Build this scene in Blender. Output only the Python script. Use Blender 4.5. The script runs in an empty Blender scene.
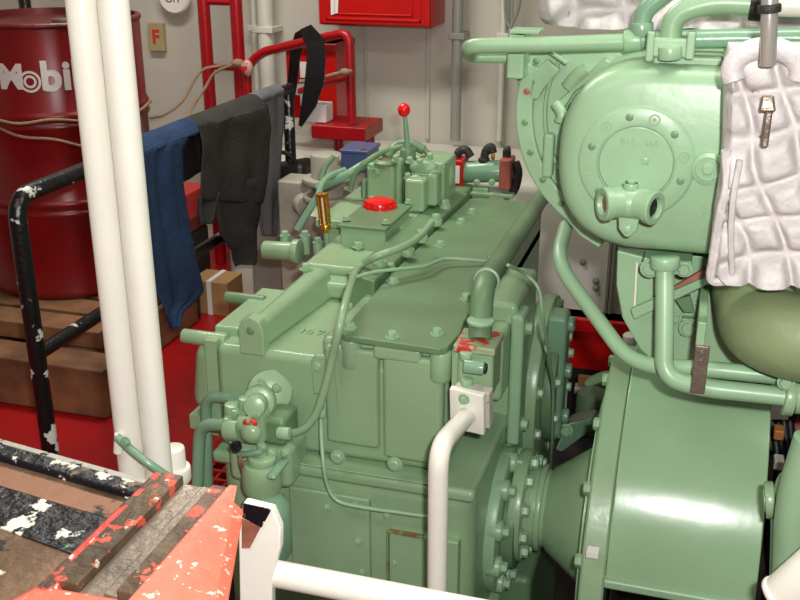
import bpy, bmesh, math, random
from mathutils import Vector, Matrix, noise
random.seed(4)
S = bpy.context.scene
V = Vector
# ------------------------------------------------------------------ camera, world, lights, exposure
EYE = V((0, 0, 1.5)); PITCH = math.radians(21); YAW = math.radians(17); FPX = 1007.0
cam_d = bpy.data.cameras.new('camera'); cam = bpy.data.objects.new('camera', cam_d); S.collection.objects.link(cam)
cam.location = EYE; cam.rotation_euler = (math.pi/2-PITCH, 0, YAW)
cam_d.sensor_width = 36; cam_d.lens = 36*FPX/800; cam_d.clip_start = .02
S.camera = cam
S.view_settings.view_transform = 'Standard'; S.view_settings.look = 'None'
S.view_settings.gamma = 1; S.view_settings.use_curve_mapping = False; S.view_settings.exposure = 0.22
W = bpy.data.worlds.new('world'); S.world = W; W.use_nodes = True
W.node_tree.nodes['Background'].inputs[0].default_value = (1, .98, .93, 1)
W.node_tree.nodes['Background'].inputs[1].default_value = .68
def area(name, loc, rot, sx, sy, power, col):
    l = bpy.data.lights.new(name, 'AREA'); l.shape = 'RECTANGLE'; l.size = sx; l.size_y = sy; l.energy = power; l.color = col
    o = bpy.data.objects.new(name, l); S.collection.objects.link(o); o.location = loc; o.rotation_euler = rot
    return o
area('flash', (.07, -.02, 1.585), (math.pi/2-math.radians(20), 0, YAW), .045, .03, 27, (1, .98, .95))
area('fluorescent_tube_light', (-1.6, 2.9, 2.55), (0, 0, 0), 1.2, .25, 34, (1, .97, .88))
area('fluorescent_tube_light', (.4, 1.6, 2.55), (0, 0, 0), 1.2, .25, 20, (1, .97, .88))
area('fluorescent_tube_light', (-1.2, .2, 2.55), (0, 0, 0), 1.2, .25, 12, (1, .97, .88))

def A(px, py, X=None, Y=None, Z=None):
    u = (px-400)/FPX; v = (300-py)/FPX
    cy, sy, cp, sp = math.cos(YAW), math.sin(YAW), math.cos(PITCH), math.sin(PITCH)
    d = V((-sy*cp, cy*cp, -sp)) + u*V((cy, sy, 0)) + v*V((-sy*sp, cy*sp, cp))
    t = X/d.x if X is not None else Y/d.y if Y is not None else (Z-EYE.z)/d.z
    return EYE + d*t

# ------------------------------------------------------------------ materials
def lin(c): return tuple(((x/255)/12.92 if x/255 <= .04045 else ((x/255+.055)/1.055)**2.4) for x in c) + (1,)
def mat(name, col, rough=.4, metal=0., var=.06, bump=.15, bscale=40, vscale=6, spec=.5, chips=None, coat=0.):
    m = bpy.data.materials.new(name); m.use_nodes = True; n = m.node_tree.nodes; L = m.node_tree.links
    b = n['Principled BSDF']; b.inputs['Roughness'].default_value = rough; b.inputs['Metallic'].default_value = metal
    b.inputs['Specular IOR Level'].default_value = spec
    if coat: b.inputs['Coat Weight'].default_value = coat; b.inputs['Coat Roughness'].default_value = .08
    tc = n.new('ShaderNodeTexCoord'); c = lin(col)
    nz = n.new('ShaderNodeTexNoise'); nz.inputs['Scale'].default_value = vscale; nz.inputs['Detail'].default_value = 6
    L.new(tc.outputs['Object'], nz.inputs['Vector'])
    rp = n.new('ShaderNodeValToRGB'); rp.color_ramp.elements[0].position = .3; rp.color_ramp.elements[1].position = .7
    rp.color_ramp.elements[0].color = tuple(x*(1-var*2) for x in c[:3])+(1,)
    rp.color_ramp.elements[1].color = tuple(min(1, x*(1+var*1.5)) for x in c[:3])+(1,)
    L.new(nz.outputs['Fac'], rp.inputs['Fac']); out = rp.outputs['Color']
    for ch in (chips or []):                       # (colour, scale, threshold)
        cc, sc, th = ch
        q = n.new('ShaderNodeTexNoise'); q.inputs['Scale'].default_value = sc; q.inputs['Detail'].default_value = 5; q.inputs['Roughness'].default_value = .6
        L.new(tc.outputs['Object'], q.inputs['Vector'])
        r2 = n.new('ShaderNodeValToRGB'); r2.color_ramp.elements[0].position = th; r2.color_ramp.elements[1].position = th+.025
        L.new(q.outputs['Fac'], r2.inputs['Fac'])
        mx = n.new('ShaderNodeMix'); mx.data_type = 'RGBA'
        L.new(r2.outputs['Color'], mx.inputs['Factor']); L.new(out, mx.inputs['A']); mx.inputs['B'].default_value = lin(cc)
        out = mx.outputs['Result']
    L.new(out, b.inputs['Base Color'])
    if bump:
        bz = n.new('ShaderNodeTexNoise'); bz.inputs['Scale'].default_value = bscale; bz.inputs['Detail'].default_value = 4
        L.new(tc.outputs['Object'], bz.inputs['Vector'])
        bp = n.new('ShaderNodeBump'); bp.inputs['Strength'].default_value = bump; bp.inputs['Distance'].default_value = .01
        L.new(bz.outputs['Fac'], bp.inputs['Height']); L.new(bp.outputs['Normal'], b.inputs['Normal'])
    return m
GREEN = mat('green_paint', (142, 172, 134), .30, bump=.10, bscale=30, var=.05, chips=[((112, 118, 84), 9, .73)])
GREENL = mat('pale_green_paint', (144, 178, 142), .36, bump=.08, bscale=30, var=.04)
GREEND = mat('dull_and_shaded_green', (104, 134, 98), .42, bump=.10, bscale=25, var=.07, chips=[((110, 104, 76), 5, .70)])  # dull green parts; on the top cover this tone is painted shade
GREENT = mat('teal_green_paint', (122, 158, 130), .28, bump=.12, bscale=40, var=.06)
OLIVE = mat('olive_green_paint', (128, 142, 104), .42, bump=.12, bscale=60, var=.07, chips=[((120, 104, 74), 18, .74)])
WHITEP = mat('white_gloss_paint', (232, 230, 218), .30, bump=.06, var=.02)
WALL = mat('wall_paint', (192, 188, 176), .38, bump=.12, bscale=9, var=.03, vscale=2)
WALL2 = mat('wall_trim_paint', (186, 184, 174), .35, bump=.1, bscale=12, var=.03)
TANKW = mat('cream_casing_paint', (208, 206, 194), .45, bump=.1, bscale=10, var=.04)
GREYP = mat('grey_conduit_paint', (142, 142, 134), .35, bump=.06, var=.03)
RED = mat('red_gloss_paint', (184, 18, 16), .28, bump=.08, var=.05)
REDD = mat('drum_red_paint', (122, 12, 16), .30, bump=.10, bscale=6, var=.10, chips=[((70, 22, 18), 7, .70)])
REDRIM = mat('drum_rim_paint', (88, 24, 24), .4, bump=.2, var=.2)
REDT = mat('crimson_tube_paint', (158, 10, 20), .35, bump=.08, var=.06)
REDCAP = mat('red_knob_plastic', (225, 20, 22), .22, bump=0)
REDF = mat('red_floor_paint', (150, 8, 14), .40, bump=.18, bscale=18, var=.10, vscale=3, chips=[((120, 16, 16), 6, .66)])
REDDULL = mat('dull_red_paint', (160, 82, 72), .45, bump=.2, var=.15)
RUSTR = mat('red_flaking_flange_paint', (150, 165, 130), .45, bump=.3, chips=[((190, 50, 42), 30, .52)])
BLACKC = mat('chipped_black_paint', (15, 15, 18), .3, bump=.25, bscale=60, chips=[((205, 205, 198), 16, .615)])
BLACKCH = mat('heavily_chipped_black_paint', (16, 17, 24), .35, bump=.4, bscale=60, chips=[((118, 96, 74), 9, .60), ((222, 220, 206), 26, .575), ((112, 152, 122), 8, .70)])
BLACK = mat('black_rubber', (18, 19, 21), .45, bump=.1)
DARK = mat('dark_oily_steel', (26, 24, 22), .6, bump=.3, var=.4)
BILGE = mat('bilge_grime', (34, 28, 24), .55, bump=.6, bscale=12, var=.6, vscale=12)
STEEL = mat('worn_steel', (128, 116, 104), .36, metal=.55, bump=.25, bscale=70, var=.2, vscale=14)
STEELD = mat('dark_jaw_steel', (92, 74, 56), .42, metal=.3, bump=.3, bscale=60, var=.25, vscale=18, chips=[((205, 84, 66), 45, .565), ((210, 190, 170), 60, .66)])
CHROME = mat('bright_steel', (176, 174, 166), .25, metal=.45, bump=.05)
BRASS = mat('brass', (214, 158, 62), .22, metal=.85, bump=.03)
GLASS = mat('thermometer_glass', (225, 200, 160), .1, bump=0)
VISE = mat('worn_overexposed_vise_paint', (226, 104, 82), .42, bump=.35, bscale=30, var=.08, chips=[((240, 190, 174), 90, .62), ((246, 236, 228), 24, .655)])  # salmon base and pale blotches paint in flash overexposure along with chips
VISEC = mat('chipped_vise_paint', (206, 66, 52), .4, bump=.3, bscale=50, chips=[((74, 58, 48), 34, .52), ((230, 214, 196), 50, .64)])
RUSTT = mat('oily_bench_steel', (112, 88, 66), .42, metal=.3, bump=.35, bscale=30, var=.3, vscale=10, chips=[((28, 26, 30), 9, .62), ((205, 200, 186), 24, .68), ((176, 74, 58), 6, .72)])
RUSTO = mat('rust_primer', (158, 96, 76), .6, bump=.4, var=.2, vscale=20)
WOOD = mat('timber', (122, 84, 56), .7, bump=.4, bscale=20, var=.25, vscale=8)
CARD = mat('cardboard', (164, 128, 84), .75, bump=.1, var=.08)
BLUECL = mat('navy_cloth', (46, 64, 94), .9, bump=.5, bscale=120, var=.12, vscale=10, spec=.1)
DARKCL = mat('charcoal_cloth', (60, 58, 56), .92, bump=.5, bscale=120, var=.12, vscale=10, spec=.1)
GREYCL = mat('grey_cloth', (104, 103, 106), .92, bump=.5, bscale=120, var=.12, vscale=10, spec=.1)
SILVER = mat('silver_insulation_cloth', (204, 199, 198), .6, metal=.05, bump=.5, bscale=45, var=.10, vscale=18, chips=[((150, 118, 104), 26, .68)])
BLUEB = mat('blue_enamel', (70, 88, 128), .38, bump=.1)
PAPER = mat('paper_white', (222, 220, 216), .6, bump=0, var=.02)
SIGN = mat('sign_plate', (170, 152, 112), .5, bump=0, var=.05)
REDINK = mat('red_lettering', (210, 40, 30), .5, bump=0, var=0)
INK = mat('dark_lettering', (60, 60, 60), .6, bump=0, var=0)
ROPE = mat('rope_fibre', (148, 124, 98), .85, bump=.6, bscale=200)
HOSE = mat('braided_black_hose', (40, 38, 36), .6, bump=.4, bscale=120, chips=[((120, 84, 70), 60, .62)])
ORG = mat('orange_plastic', (150, 96, 52), .5)
WLET = mat('white_lettering', (216, 212, 208), .5, bump=0, var=.02)

# ------------------------------------------------------------------ mesh helpers
ORG0 = {}
def rot_to(d):
    return V(d).normalized().to_track_quat('Z', 'Y').to_matrix()
class M:
    def __init__(s): s.b = bmesh.new()
    def box(s, a, b):
        x0, y0, z0 = a; x1, y1, z1 = b
        v = [s.b.verts.new(p) for p in ((x0,y0,z0),(x1,y0,z0),(x1,y1,z0),(x0,y1,z0),(x0,y0,z1),(x1,y0,z1),(x1,y1,z1),(x0,y1,z1))]
        for f in ((0,3,2,1),(4,5,6,7),(0,1,5,4),(1,2,6,5),(2,3,7,6),(3,0,4,7)): s.b.faces.new([v[i] for i in f])
        return s
    def hull(s, pts8):                                # 8 corners in box() order
        v = [s.b.verts.new(p) for p in pts8]
        for f in ((0,3,2,1),(4,5,6,7),(0,1,5,4),(1,2,6,5),(2,3,7,6),(3,0,4,7)): s.b.faces.new([v[i] for i in f])
        return s
    def prism(s, pts, off):                           # planar polygon swept by a vector
        off = V(off); v = [s.b.verts.new(p) for p in pts]; w = [s.b.verts.new(V(p)+off) for p in pts]; n = len(v)
        s.b.faces.new(v); s.b.faces.new(w[::-1])
        for i in range(n): s.b.faces.new([v[i], w[i], w[(i+1) % n], v[(i+1) % n]][::-1])
        return s
    def lathe(s, p, d, prof, n=32, a0=0, a1=2*math.pi):   # prof: (radius, height along d)
        p = V(p); R = rot_to(d); full = abs(a1-a0) > 6.28; rings = []
        for r, h in prof:
            if r < 1e-6: rings.append([s.b.verts.new(p+R@V((0,0,h)))]); continue
            k = n if full else n+1
            rings.append([s.b.verts.new(p+R@V((r*math.cos(a0+(a1-a0)*i/n), r*math.sin(a0+(a1-a0)*i/n), h))) for i in range(k)])
        for A_, B_ in zip(rings, rings[1:]):
            k = max(len(A_), len(B_)); m = k if full else k-1
            for i in range(m):
                j = (i+1) % k
                q = [A_[i % len(A_)], A_[j % len(A_)], B_[j % len(B_)], B_[i % len(B_)]]; u = []
                for x in q:
                    if x not in u: u.append(x)
                if len(u) > 2:
                    try: s.b.faces.new(u)
                    except ValueError: pass
        return s
    def cyl(s, p, q, r, r2=None, n=24):
        p = V(p); q = V(q); r2 = r if r2 is None else r2
        return s.lathe(p, q-p, [(0,0),(r,0),(r2,(q-p).length),(0,(q-p).length)], n)
    def rcyl(s, p, q, r, e=.004, n=28):               # cylinder with rounded rims
        p = V(p); q = V(q); L = (q-p).length
        return s.lathe(p, q-p, [(0,0),(r-e,0),(r-.3*e,.3*e),(r,e),(r,L-e),(r-.3*e,L-.3*e),(r-e,L),(0,L)], n)
    def bolt(s, p, d, r=.009, h=.008, washer=True):
        p = V(p); d = V(d).normalized()
        if washer: s.cyl(p, p+d*.002, r*1.35, n=14)
        s.lathe(p+d*.002, d, [(0,0),(r,0),(r,h*.8),(r*.82,h),(0,h)], 6)
        return s
    def tube(s, pts, r, n=14, cap=True, sub=8, smooth=True):
        pts = [V(p) for p in pts]
        if smooth and len(pts) > 2:
            P = [pts[0]*2-pts[1]]+pts+[pts[-1]*2-pts[-2]]; o = []
            for i in range(1, len(P)-2):
                a, b, c, d = P[i-1:i+3]
                for k in range(sub):
                    t = k/sub; o.append(.5*((2*b)+(c-a)*t+(2*a-5*b+4*c-d)*t*t+(3*b-a-3*c+d)*t**3))
            o.append(pts[-1]); pts = o
        N = len(pts); T = [(pts[min(i+1,N-1)]-pts[max(i-1,0)]).normalized() for i in range(N)]
        u = T[0].orthogonal().normalized(); rings = []
        for i in range(N):
            u = (u-T[i]*u.dot(T[i])).normalized(); w = T[i].cross(u); rr = r[i] if isinstance(r, list) else r
            rings.append([s.b.verts.new(pts[i]+rr*(math.cos(2*math.pi*k/n)*u+math.sin(2*math.pi*k/n)*w)) for k in range(n)])
        for a, b in zip(rings, rings[1:]):
            for k in range(n): s.b.faces.new([a[k], a[(k+1)%n], b[(k+1)%n], b[k]])
        if cap: s.b.faces.new(rings[0][::-1]); s.b.faces.new(rings[-1])
        return s
    def bend(s, pts, r, rad, n=18):                   # straight runs with round elbows
        pts = [V(p) for p in pts]; o = [pts[0]]
        for i in range(1, len(pts)-1):
            a = (pts[i-1]-pts[i]); b = (pts[i+1]-pts[i]); k = min(rad, a.length*.48, b.length*.48)
            p0 = pts[i]+a.normalized()*k; p1 = pts[i]+b.normalized()*k
            for j in range(9):
                t = j/8; o.append(p0*(1-t)**2+pts[i]*2*t*(1-t)+p1*t*t)
        o.append(pts[-1])
        return s.tube(o, r, n, smooth=False)
    def ball(s, p, r, sc=(1,1,1), seg=20):
        m = Matrix.Translation(V(p)) @ Matrix.Diagonal((*[r*x for x in sc], 1))
        bmesh.ops.create_uvsphere(s.b, u_segments=seg, v_segments=seg//2+2, radius=1, matrix=m); return s
    def build(s, name, m, parent=None, bevel=0, seg=2, sharp=40, sub=0):
        b = s.b; bmesh.ops.recalc_face_normals(b, faces=b.faces)
        o0 = V(ORG0.get(parent.name, (0,0,0))) if parent else V((0,0,0))
        if parent is None and b.verts:                # origin at the base of the thing
            mn = [min(v.co[i] for v in b.verts) for i in range(3)]; mxx = [max(v.co[i] for v in b.verts) for i in range(3)]
            o0 = V(((mn[0]+mxx[0])/2, (mn[1]+mxx[1])/2, mn[2]))
        bmesh.ops.translate(b, verts=b.verts, vec=-o0)
        for f in b.faces: f.smooth = True
        for e in b.edges:
            if len(e.link_faces) == 2 and e.calc_face_angle(0) > math.radians(sharp): e.smooth = False
        me = bpy.data.meshes.new(name); b.to_mesh(me); b.free(); me.materials.append(m)
        o = bpy.data.objects.new(name, me); S.collection.objects.link(o)
        if parent: o.parent = parent
        else: o.location = o0
        ORG0[o.name] = tuple(o0)
        if bevel:
            k = o.modifiers.new('bevel', 'BEVEL'); k.width = bevel; k.segments = seg; k.limit_method = 'ANGLE'; k.angle_limit = math.radians(35); k.harden_normals = True
        if sub:
            k = o.modifiers.new('sub', 'SUBSURF'); k.levels = sub; k.render_levels = sub
        return o
def tag(o, label, cat, group=None):
    o['label'] = label; o['category'] = cat
    if group: o['group'] = group
    return o
def thing(name, label, cat, loc, group=None):
    o = bpy.data.objects.new(name, None); o.empty_display_size = .05; S.collection.objects.link(o); o.location = loc
    ORG0[o.name] = tuple(loc); return tag(o, label, cat, group)
def structure(o): o['kind'] = 'structure'; return o
def lab(o, t): o['label'] = t; return o
def pbox(m, x0, y0, x1, y1, Y, depth):                # front rectangle seen at these pixels on plane Y, given depth behind
    a = A(x0, (y0+y1)/2, Y=Y).x; b = A(x1, (y0+y1)/2, Y=Y).x; t = A((x0+x1)/2, y0, Y=Y).z; l = A((x0+x1)/2, y1, Y=Y).z
    return m.box((a, Y, l), (b, Y+depth, t))
def text_mesh(body, size, name, m, parent, place, depth=.001, off=0):
    c = bpy.data.curves.new('lettering', 'FONT'); c.body = body; c.size = size; c.extrude = depth; c.offset = off
    c.align_x = 'CENTER'; c.align_y = 'CENTER'
    t = bpy.data.objects.new('lettering', c); S.collection.objects.link(t)
    dg = bpy.context.evaluated_depsgraph_get(); me = bpy.data.meshes.new_from_object(t.evaluated_get(dg))
    bpy.data.objects.remove(t)
    o0 = V(ORG0[parent.name]); b = bmesh.new(); b.from_mesh(me)
    bmesh.ops.subdivide_edges(b, edges=[e for e in b.edges if e.calc_length() > size*.3], cuts=2)
    for v in b.verts: v.co = place(v.co) - o0
    b.to_mesh(me); b.free(); me.name = name; me.materials.clear(); me.materials.append(m)
    o = bpy.data.objects.new(name, me); S.collection.objects.link(o); o.parent = parent; ORG0[o.name] = tuple(o0)
    return o

# ------------------------------------------------------------------ the room
for a_, b_ in (((-3.6, -1.4, -.06), (-1.32, 4.2, 0)), ((-1.32, -1.4, -.06), (-1.02, 1.86, 0)), ((-1.32, 2.52, -.06), (-1.02, 4.2, 0))): structure(M().box(a_, b_).build('floor', REDF))
f2 = structure(M().box((-3.6, -1.4, -.5), (2.6, 4.2, -.42)).build('floor', BILGE))
structure(M().box((-1.02, -1.4, -.06), (2.6, .62, 0)).build('floor', REDF))
wb = M().box((-3.7, 4.2, -.5), (2.7, 4.3, 2.7)); structure(wb.build('wall_back', WALL))
structure(M().box((-3.7, -1.5, -.5), (-3.6, 4.2, 2.7)).build('wall_left', WALL))
structure(M().box((2.6, -1.5, -.5), (2.7, 4.2, 2.7)).build('wall_right', WALL))
structure(M().box((-3.6, -1.5, -.5), (2.6, -1.4, 2.7)).build('wall_front', WALL))
structure(M().box((-3.7, -1.5, 2.7), (2.7, 4.3, 2.8)).build('ceiling', WALL2))
# vertical panel seams on the back wall
for i, (px, w) in enumerate(((128, .05), (366, .012), (428, .015), (505, .02))):
    x = A(px, 60, Y=4.19).x
    structure(M().box((x-w/2, 4.188, .58), (x+w/2, 4.2, 2.7)).build('trim_%d' % (i+1), WALL2, bevel=.003))
# white casing running along the foot of the back wall
cx0, cx1 = -1.87, .9
t = thing('pipe_casing', 'long cream boxed casing along the foot of the grey back wall', 'casing', (-.4, 3.85, -.42))
M().box((cx0, 3.62, -.42), (cx1, 4.19, .575)).build('body', TANKW, t, bevel=.05, seg=4)
for px in (607, 611):
    x = A(px, 290, Y=3.6).x; M().box((x-.006, 3.6, -.42), (x+.006, 3.622, .5)).build('seam_strip', GREYP, t, bevel=.002)
for px, py in ((596, 281), (596, 288), (583, 262)): p = A(px, py, Y=3.62); M().bolt(p, (0,-1,0), .01, .006).build('rivet', GREYP, t)

# pipes on the back wall
CREAMD = mat('dull_cream_paint', (168, 164, 150), .5, bump=.2, var=.08)
def wall_pipe(px, r, label, m_, z0=.6, z1=2.7, Y=4.12):
    x = A(px, 60, Y=Y).x; t = thing('wall_pipe', label, 'pipe', (x, Y, z0))
    M().cyl((x, Y, z0), (x, Y, z1), r).build('pipe_run', m_, t)
    for z in (1.02, 1.9): M().box((x-r-.012, Y-r-.004, z), (x+r+.012, 4.198, z+.025)).build('pipe_clip', m_, t, bevel=.003)
wall_pipe(267, .036, 'thick cream vertical pipe on the back wall right of the red ladder', TANKW)
wall_pipe(256, .014, 'thin cream vertical pipe left of the thick cream wall pipe', TANKW, Y=4.16)
wall_pipe(457, .022, 'grey vertical conduit on the back wall right of the red hose cabinet', GREYP)
wall_pipe(502, .012, 'thin pale conduit on the back wall just left of the green housing', TANKW, Y=4.17)
t = thing('cable_loop', 'pair of thin grey cables looping down the wall beside the silver lagging', 'cable', A(508, 20, Y=4.16))
m = M()
m.tube([A(504, -60, Y=4.16), A(505, 5, Y=4.16), A(507, 22, Y=4.16), A(512, 20, Y=4.16), A(511, -60, Y=4.16)], .006)
m.build('cable', GREYP, t)
M().tube([A(518, -60, Y=4.15), A(520, 0, Y=4.15), A(513, 22, Y=4.15), A(509, 32, Y=4.15)], .006).build('cable', GREYP, t)

# round white gauge and F sign
g = A(175, -4, Y=4.16); t = thing('round_plate', 'round white plate on the back wall at the top edge, left of the ladder', 'sign', g)
M().lathe(g, (0, -1, 0), [(0,0),(.075,0),(.078,.01),(.07,.018),(0,.018)], 40).build('disc', WHITEP, t)
text_mesh('OFF', .045, 'lettering', INK, t, lambda c: V((g.x+c.x, g.y-.019-c.z, g.z-.012+c.y)))
s0 = A(157, 37, Y=4.18); t = thing('letter_sign', 'small tan square sign with a red letter F on the back wall', 'sign', s0)
M().box((s0.x-.037, 4.17, s0.z-.062), (s0.x+.037, 4.2, s0.z+.062)).build('plate', SIGN, t, bevel=.003)
text_mesh('F', .085, 'lettering', REDINK, t, lambda c: V((s0.x+c.x, 4.168-c.z, s0.z+c.y)), off=.002)

# red hose cabinet
c0 = A(318, 25, Y=3.98); c1 = A(431, 29, Y=3.98)
t = thing('hose_cabinet', 'glossy red fire hose cabinet fixed high on the back wall', 'cabinet', (c0.x, 4.1, c0.z))
zb = c0.z; zt = zb+.62
M().box((c0.x, 4.0, zb), (c1.x, 4.2, zt)).build('body', RED, t, bevel=.006)
d = M().box((c0.x+.006, 3.975, zb+.006), (c1.x-.006, 4.0, zt-.006)).build('door', RED, t, bevel=.006)
m = M()
for k, (a, w) in enumerate(((.04, .008), (.075, .006))):
    m.box((c0.x+a, 3.970, zb+a*.6), (c1.x-a, 3.976, zb+a*.6+w)); m.box((c0.x+a, 3.970, zt-a-w), (c1.x-a, 3.976, zt-a))
    m.box((c0.x+a, 3.970, zb+a*.6), (c0.x+a+w, 3.976, zt-a)); m.box((c1.x-a-w, 3.970, zb+a*.6), (c1.x-a, 3.976, zt-a))
m.build('door_moulding', RED, d, bevel=.0015)
p = A(333, 5, Y=3.97); M().prism([(p.x-.01, 3.972, p.z-.04), (p.x+.02, 3.972, p.z-.03), (p.x+.028, 3.972, p.z+.1), (p.x-.01, 3.972, p.z+.1)], (0,-.002,0)).build('decal', PAPER, t)
# red ladder
t = thing('wall_ladder', 'red steel ladder rising up the back wall beside the letter sign', 'ladder', (A(206, 60, Y=3.95).x, 3.95, 0))
la, lb = A(206, 40, Y=3.95).x, A(238, 40, Y=3.95).x
for x in (la, lb): M().rcyl((x, 3.95, 0), (x, 3.95, 2.3), .026).build('stile', REDT, t)
for z in (A(222, 2, Y=3.95).z, A(222, 67, Y=3.95).z, .5, .24, 1.45, 1.74, 2.03): M().cyl((la, 3.95, z), (lb, 3.95, z), .013).build('rung', REDT, t)
# red hand rail loop in front of the ladder
t = thing('red_guard_rail', 'bent red tube rail with foot shelf in front of the extinguisher cabinet', 'rail', A(300, 125, Y=3.7))
YR = 3.75
M().bend([A(248, 105, Y=YR), A(247, 66, Y=YR), A(262, 52, Y=YR), A(349, 32, Y=3.62), A(352, 122, Y=3.62)], .018, .05).build('top_tube', REDT, t)
M().cyl(A(300, 91, Y=YR), A(352, 76, Y=3.62), .012).build('cross_bar', REDT, t)
a = A(352, 128, Y=3.6); M().box((a.x-.16, 3.58, .69), (a.x+.06, 3.80, .742)).build('foot_shelf', REDT, t, bevel=.004)
for x_ in (a.x-.1, a.x+.03): M().rcyl((x_, 3.72, .577), (x_, 3.72, .69), .02).build('foot', REDT, t)
lab(M().ball(A(247, 68, Y=YR-.02), .026, (1, .7, 1.3)).build('worn_patch', mat('peeled_paint', (176, 150, 140), .4, chips=[((206,30,28), 30, .5)]), t), 'pale worn patch on the rail bend')
# extinguisher cabinet
p = A(285, 42, Y=3.85); q = A(328, 122, Y=3.85)
t = thing('extinguisher_cabinet', 'red box with white notices standing behind the red tube rail', 'cabinet', (p.x, 3.9, .71))
M().box((p.x+.02, 4.04, .75), (q.x, 4.2, .95)).build('wall_bracket', GREYP, t)
M().box((p.x, 3.85, .71), (q.x+.04, 4.05, p.z)).build('body', RED, t, bevel=.005)
M().box((p.x-.01, 3.835, p.z-.03), (q.x+.05, 4.06, p.z)).build('lid', REDD, t, bevel=.004)
m = M(); pbox(m, 300, 62, 318, 78, 3.847, .002); m.build('notice', PAPER, t)
m = M(); pbox(m, 300, 80, 318, 106, 3.845, .002); m.build('notice', PAPER, t)
m = M(); pbox(m, 293, 84, 302, 95, 3.843, .002); lab(m.build('notice', PAPER, t), 'small notice with tiny print')
m = M(); m.box((A(303, 120, Y=3.62).x, 3.62, .744), (A(326, 120, Y=3.62).x, 3.70, .815)); tag(m.build('white_box', PAPER, None, bevel=.004), 'small white box below the notices beside the red foot shelf', 'box')
# black strap hanging over the red rail
m = M(); n_ = 26; ring = []
cl = [(297, 64), (299, 50), (304, 39), (311, 35), (316, 42), (318, 60), (315, 85), (309, 108), (301, 127)]
cl2 = [(289, 52), (293, 44)]
def ribbon(pts, wid, Y, th=.006, dy=None):
    m = M(); P = [V(p) for p in pts]; N = len(P); L = []; R_ = []
    for i in range(N):
        T = (P[min(i+1,N-1)]-P[max(i-1,0)]).normalized(); s_ = T.cross(V((0,1,0))).normalized(); w = wid[i]/2
        L.append(P[i]-s_*w); R_.append(P[i]+s_*w)
    vv = [[m.b.verts.new(x) for x in (L[i], R_[i], R_[i]+V((0,th,0)), L[i]+V((0,th,0)))] for i in range(N)]
    for a, b in zip(vv, vv[1:]):
        for k in range(4): m.b.faces.new([a[k], a[(k+1)%4], b[(k+1)%4], b[k]])
    m.b.faces.new(vv[0]); m.b.faces.new(vv[-1][::-1]); return m
st = ribbon([A(302, 36, Y=3.63), A(309, 34, Y=3.6), A(315, 42, Y=3.59), A(316, 60, Y=3.585), A(314, 82, Y=3.585), A(309, 103, Y=3.59), A(300, 126, Y=3.6)], [.05, .07, .075, .075, .075, .06, .015], 3.6)
t = thing('black_strap', 'wide black rubber strap looped over the red tube rail', 'strap', A(305, 90, Y=3.6))
st.build('front_band', BLACK, t)
ribbon([A(309, 34, Y=3.66), A(299, 38, Y=3.75), A(295, 55, Y=3.77), A(292, 85, Y=3.78), A(288, 112, Y=3.78)], [.06, .05, .045, .04, .03], 3.7).build('back_band', BLACK, t)
# rope
t = thing('rope', 'frayed tan rope slung from the drum to the ladder', 'rope', A(200, 100, Y=3.6))
M().tube([A(150, 118, Y=3.45), A(165, 114, Y=3.6), A(183, 100, Y=3.75), A(200, 72, Y=3.85), A(218, 66, Y=3.9), A(240, 62, Y=3.9)], .006, 8).build('strand', ROPE, t)
M().tube([A(186, 125, Y=3.6), A(192, 108, Y=3.7), A(205, 88, Y=3.85), A(216, 72, Y=3.88), A(240, 62, Y=3.9)], .006, 8).build('strand', ROPE, t)
M().ball(A(238, 63, Y=3.88), .022, (1.3, 1, .8)).ball(A(244, 66, Y=3.87), .015).build('knot', ROPE, t)
t = thing('rope_tie', 'short tan cord knotted on the red rail right of the strap', 'rope', A(335, 78, Y=3.6))
M().tube([A(300, 82, Y=3.62), A(320, 78, Y=3.6), A(340, 73, Y=3.59), A(352, 71, Y=3.59)], .007, 8).build('strand', ROPE, t)
M().ball(A(345, 72, Y=3.58), .014, (1.5,1,1)).build('knot', ROPE, t)

# ------------------------------------------------------------------ oil drum on timber
_n = A(82, 297, Z=.235); _h = V((_n.x, _n.y, 0)).normalized()
DR = .308; DH = .935; DC = _n + _h*DR
t = thing('oil_drum', 'dark red steel oil drum with white lettering standing on timber', 'drum', DC)
prof = [(0, .015), (DR-.012, .015), (DR-.012, 0), (DR, .0), (DR+.004, .008), (DR, .018)]
def ribat(h): return [(DR, h-.018), (DR+.004, h-.010), (DR+.009, h), (DR+.004, h+.010), (DR, h+.018)]
prof += ribat(.30)+ribat(.335)[1:]+ribat(.60)+ribat(.635)[1:]+[(DR, DH-.018)]
M().lathe(DC, (0,0,1), prof, 64).build('shell', REDD, t, sharp=60)
M().lathe(DC+V((0,0,DH-.018)), (0,0,1), [(DR,0),(DR+.006,.006),(DR+.006,.014),(DR,.02),(DR-.012,.02),(DR-.012,-.004),(0,-.004)], 64).build('lid', REDRIM, t, sharp=50)
M().rcyl(DC+V((.12,-.1,DH-.022)), DC+V((.12,-.1,DH+.002)), .03).build('bung', STEEL, t)
def on_drum(ang0, zc, out=.0015):
    def f(c):
        a = ang0 + c.x/DR; r = DR+out+c.z
        return V((DC.x+r*math.sin(a), DC.y-r*math.cos(a), DC.z+zc+c.y))
    return f
camang = math.atan2(EYE.x-DC.x, DC.y-EYE.y)
def drum_ang(px, py=78):                       # angle on the drum seen at a pixel
    d = (A(px, py, Y=3)-EYE); d.z = 0; d.normalize(); o = V((EYE.x-DC.x, EYE.y-DC.y, 0)); b_ = o.dot(d); c_ = o.length_squared-DR*DR
    s_ = max(0, b_*b_-c_)**.5; p = o+d*(-b_-s_); return math.atan2(p.x, -p.y)
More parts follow.
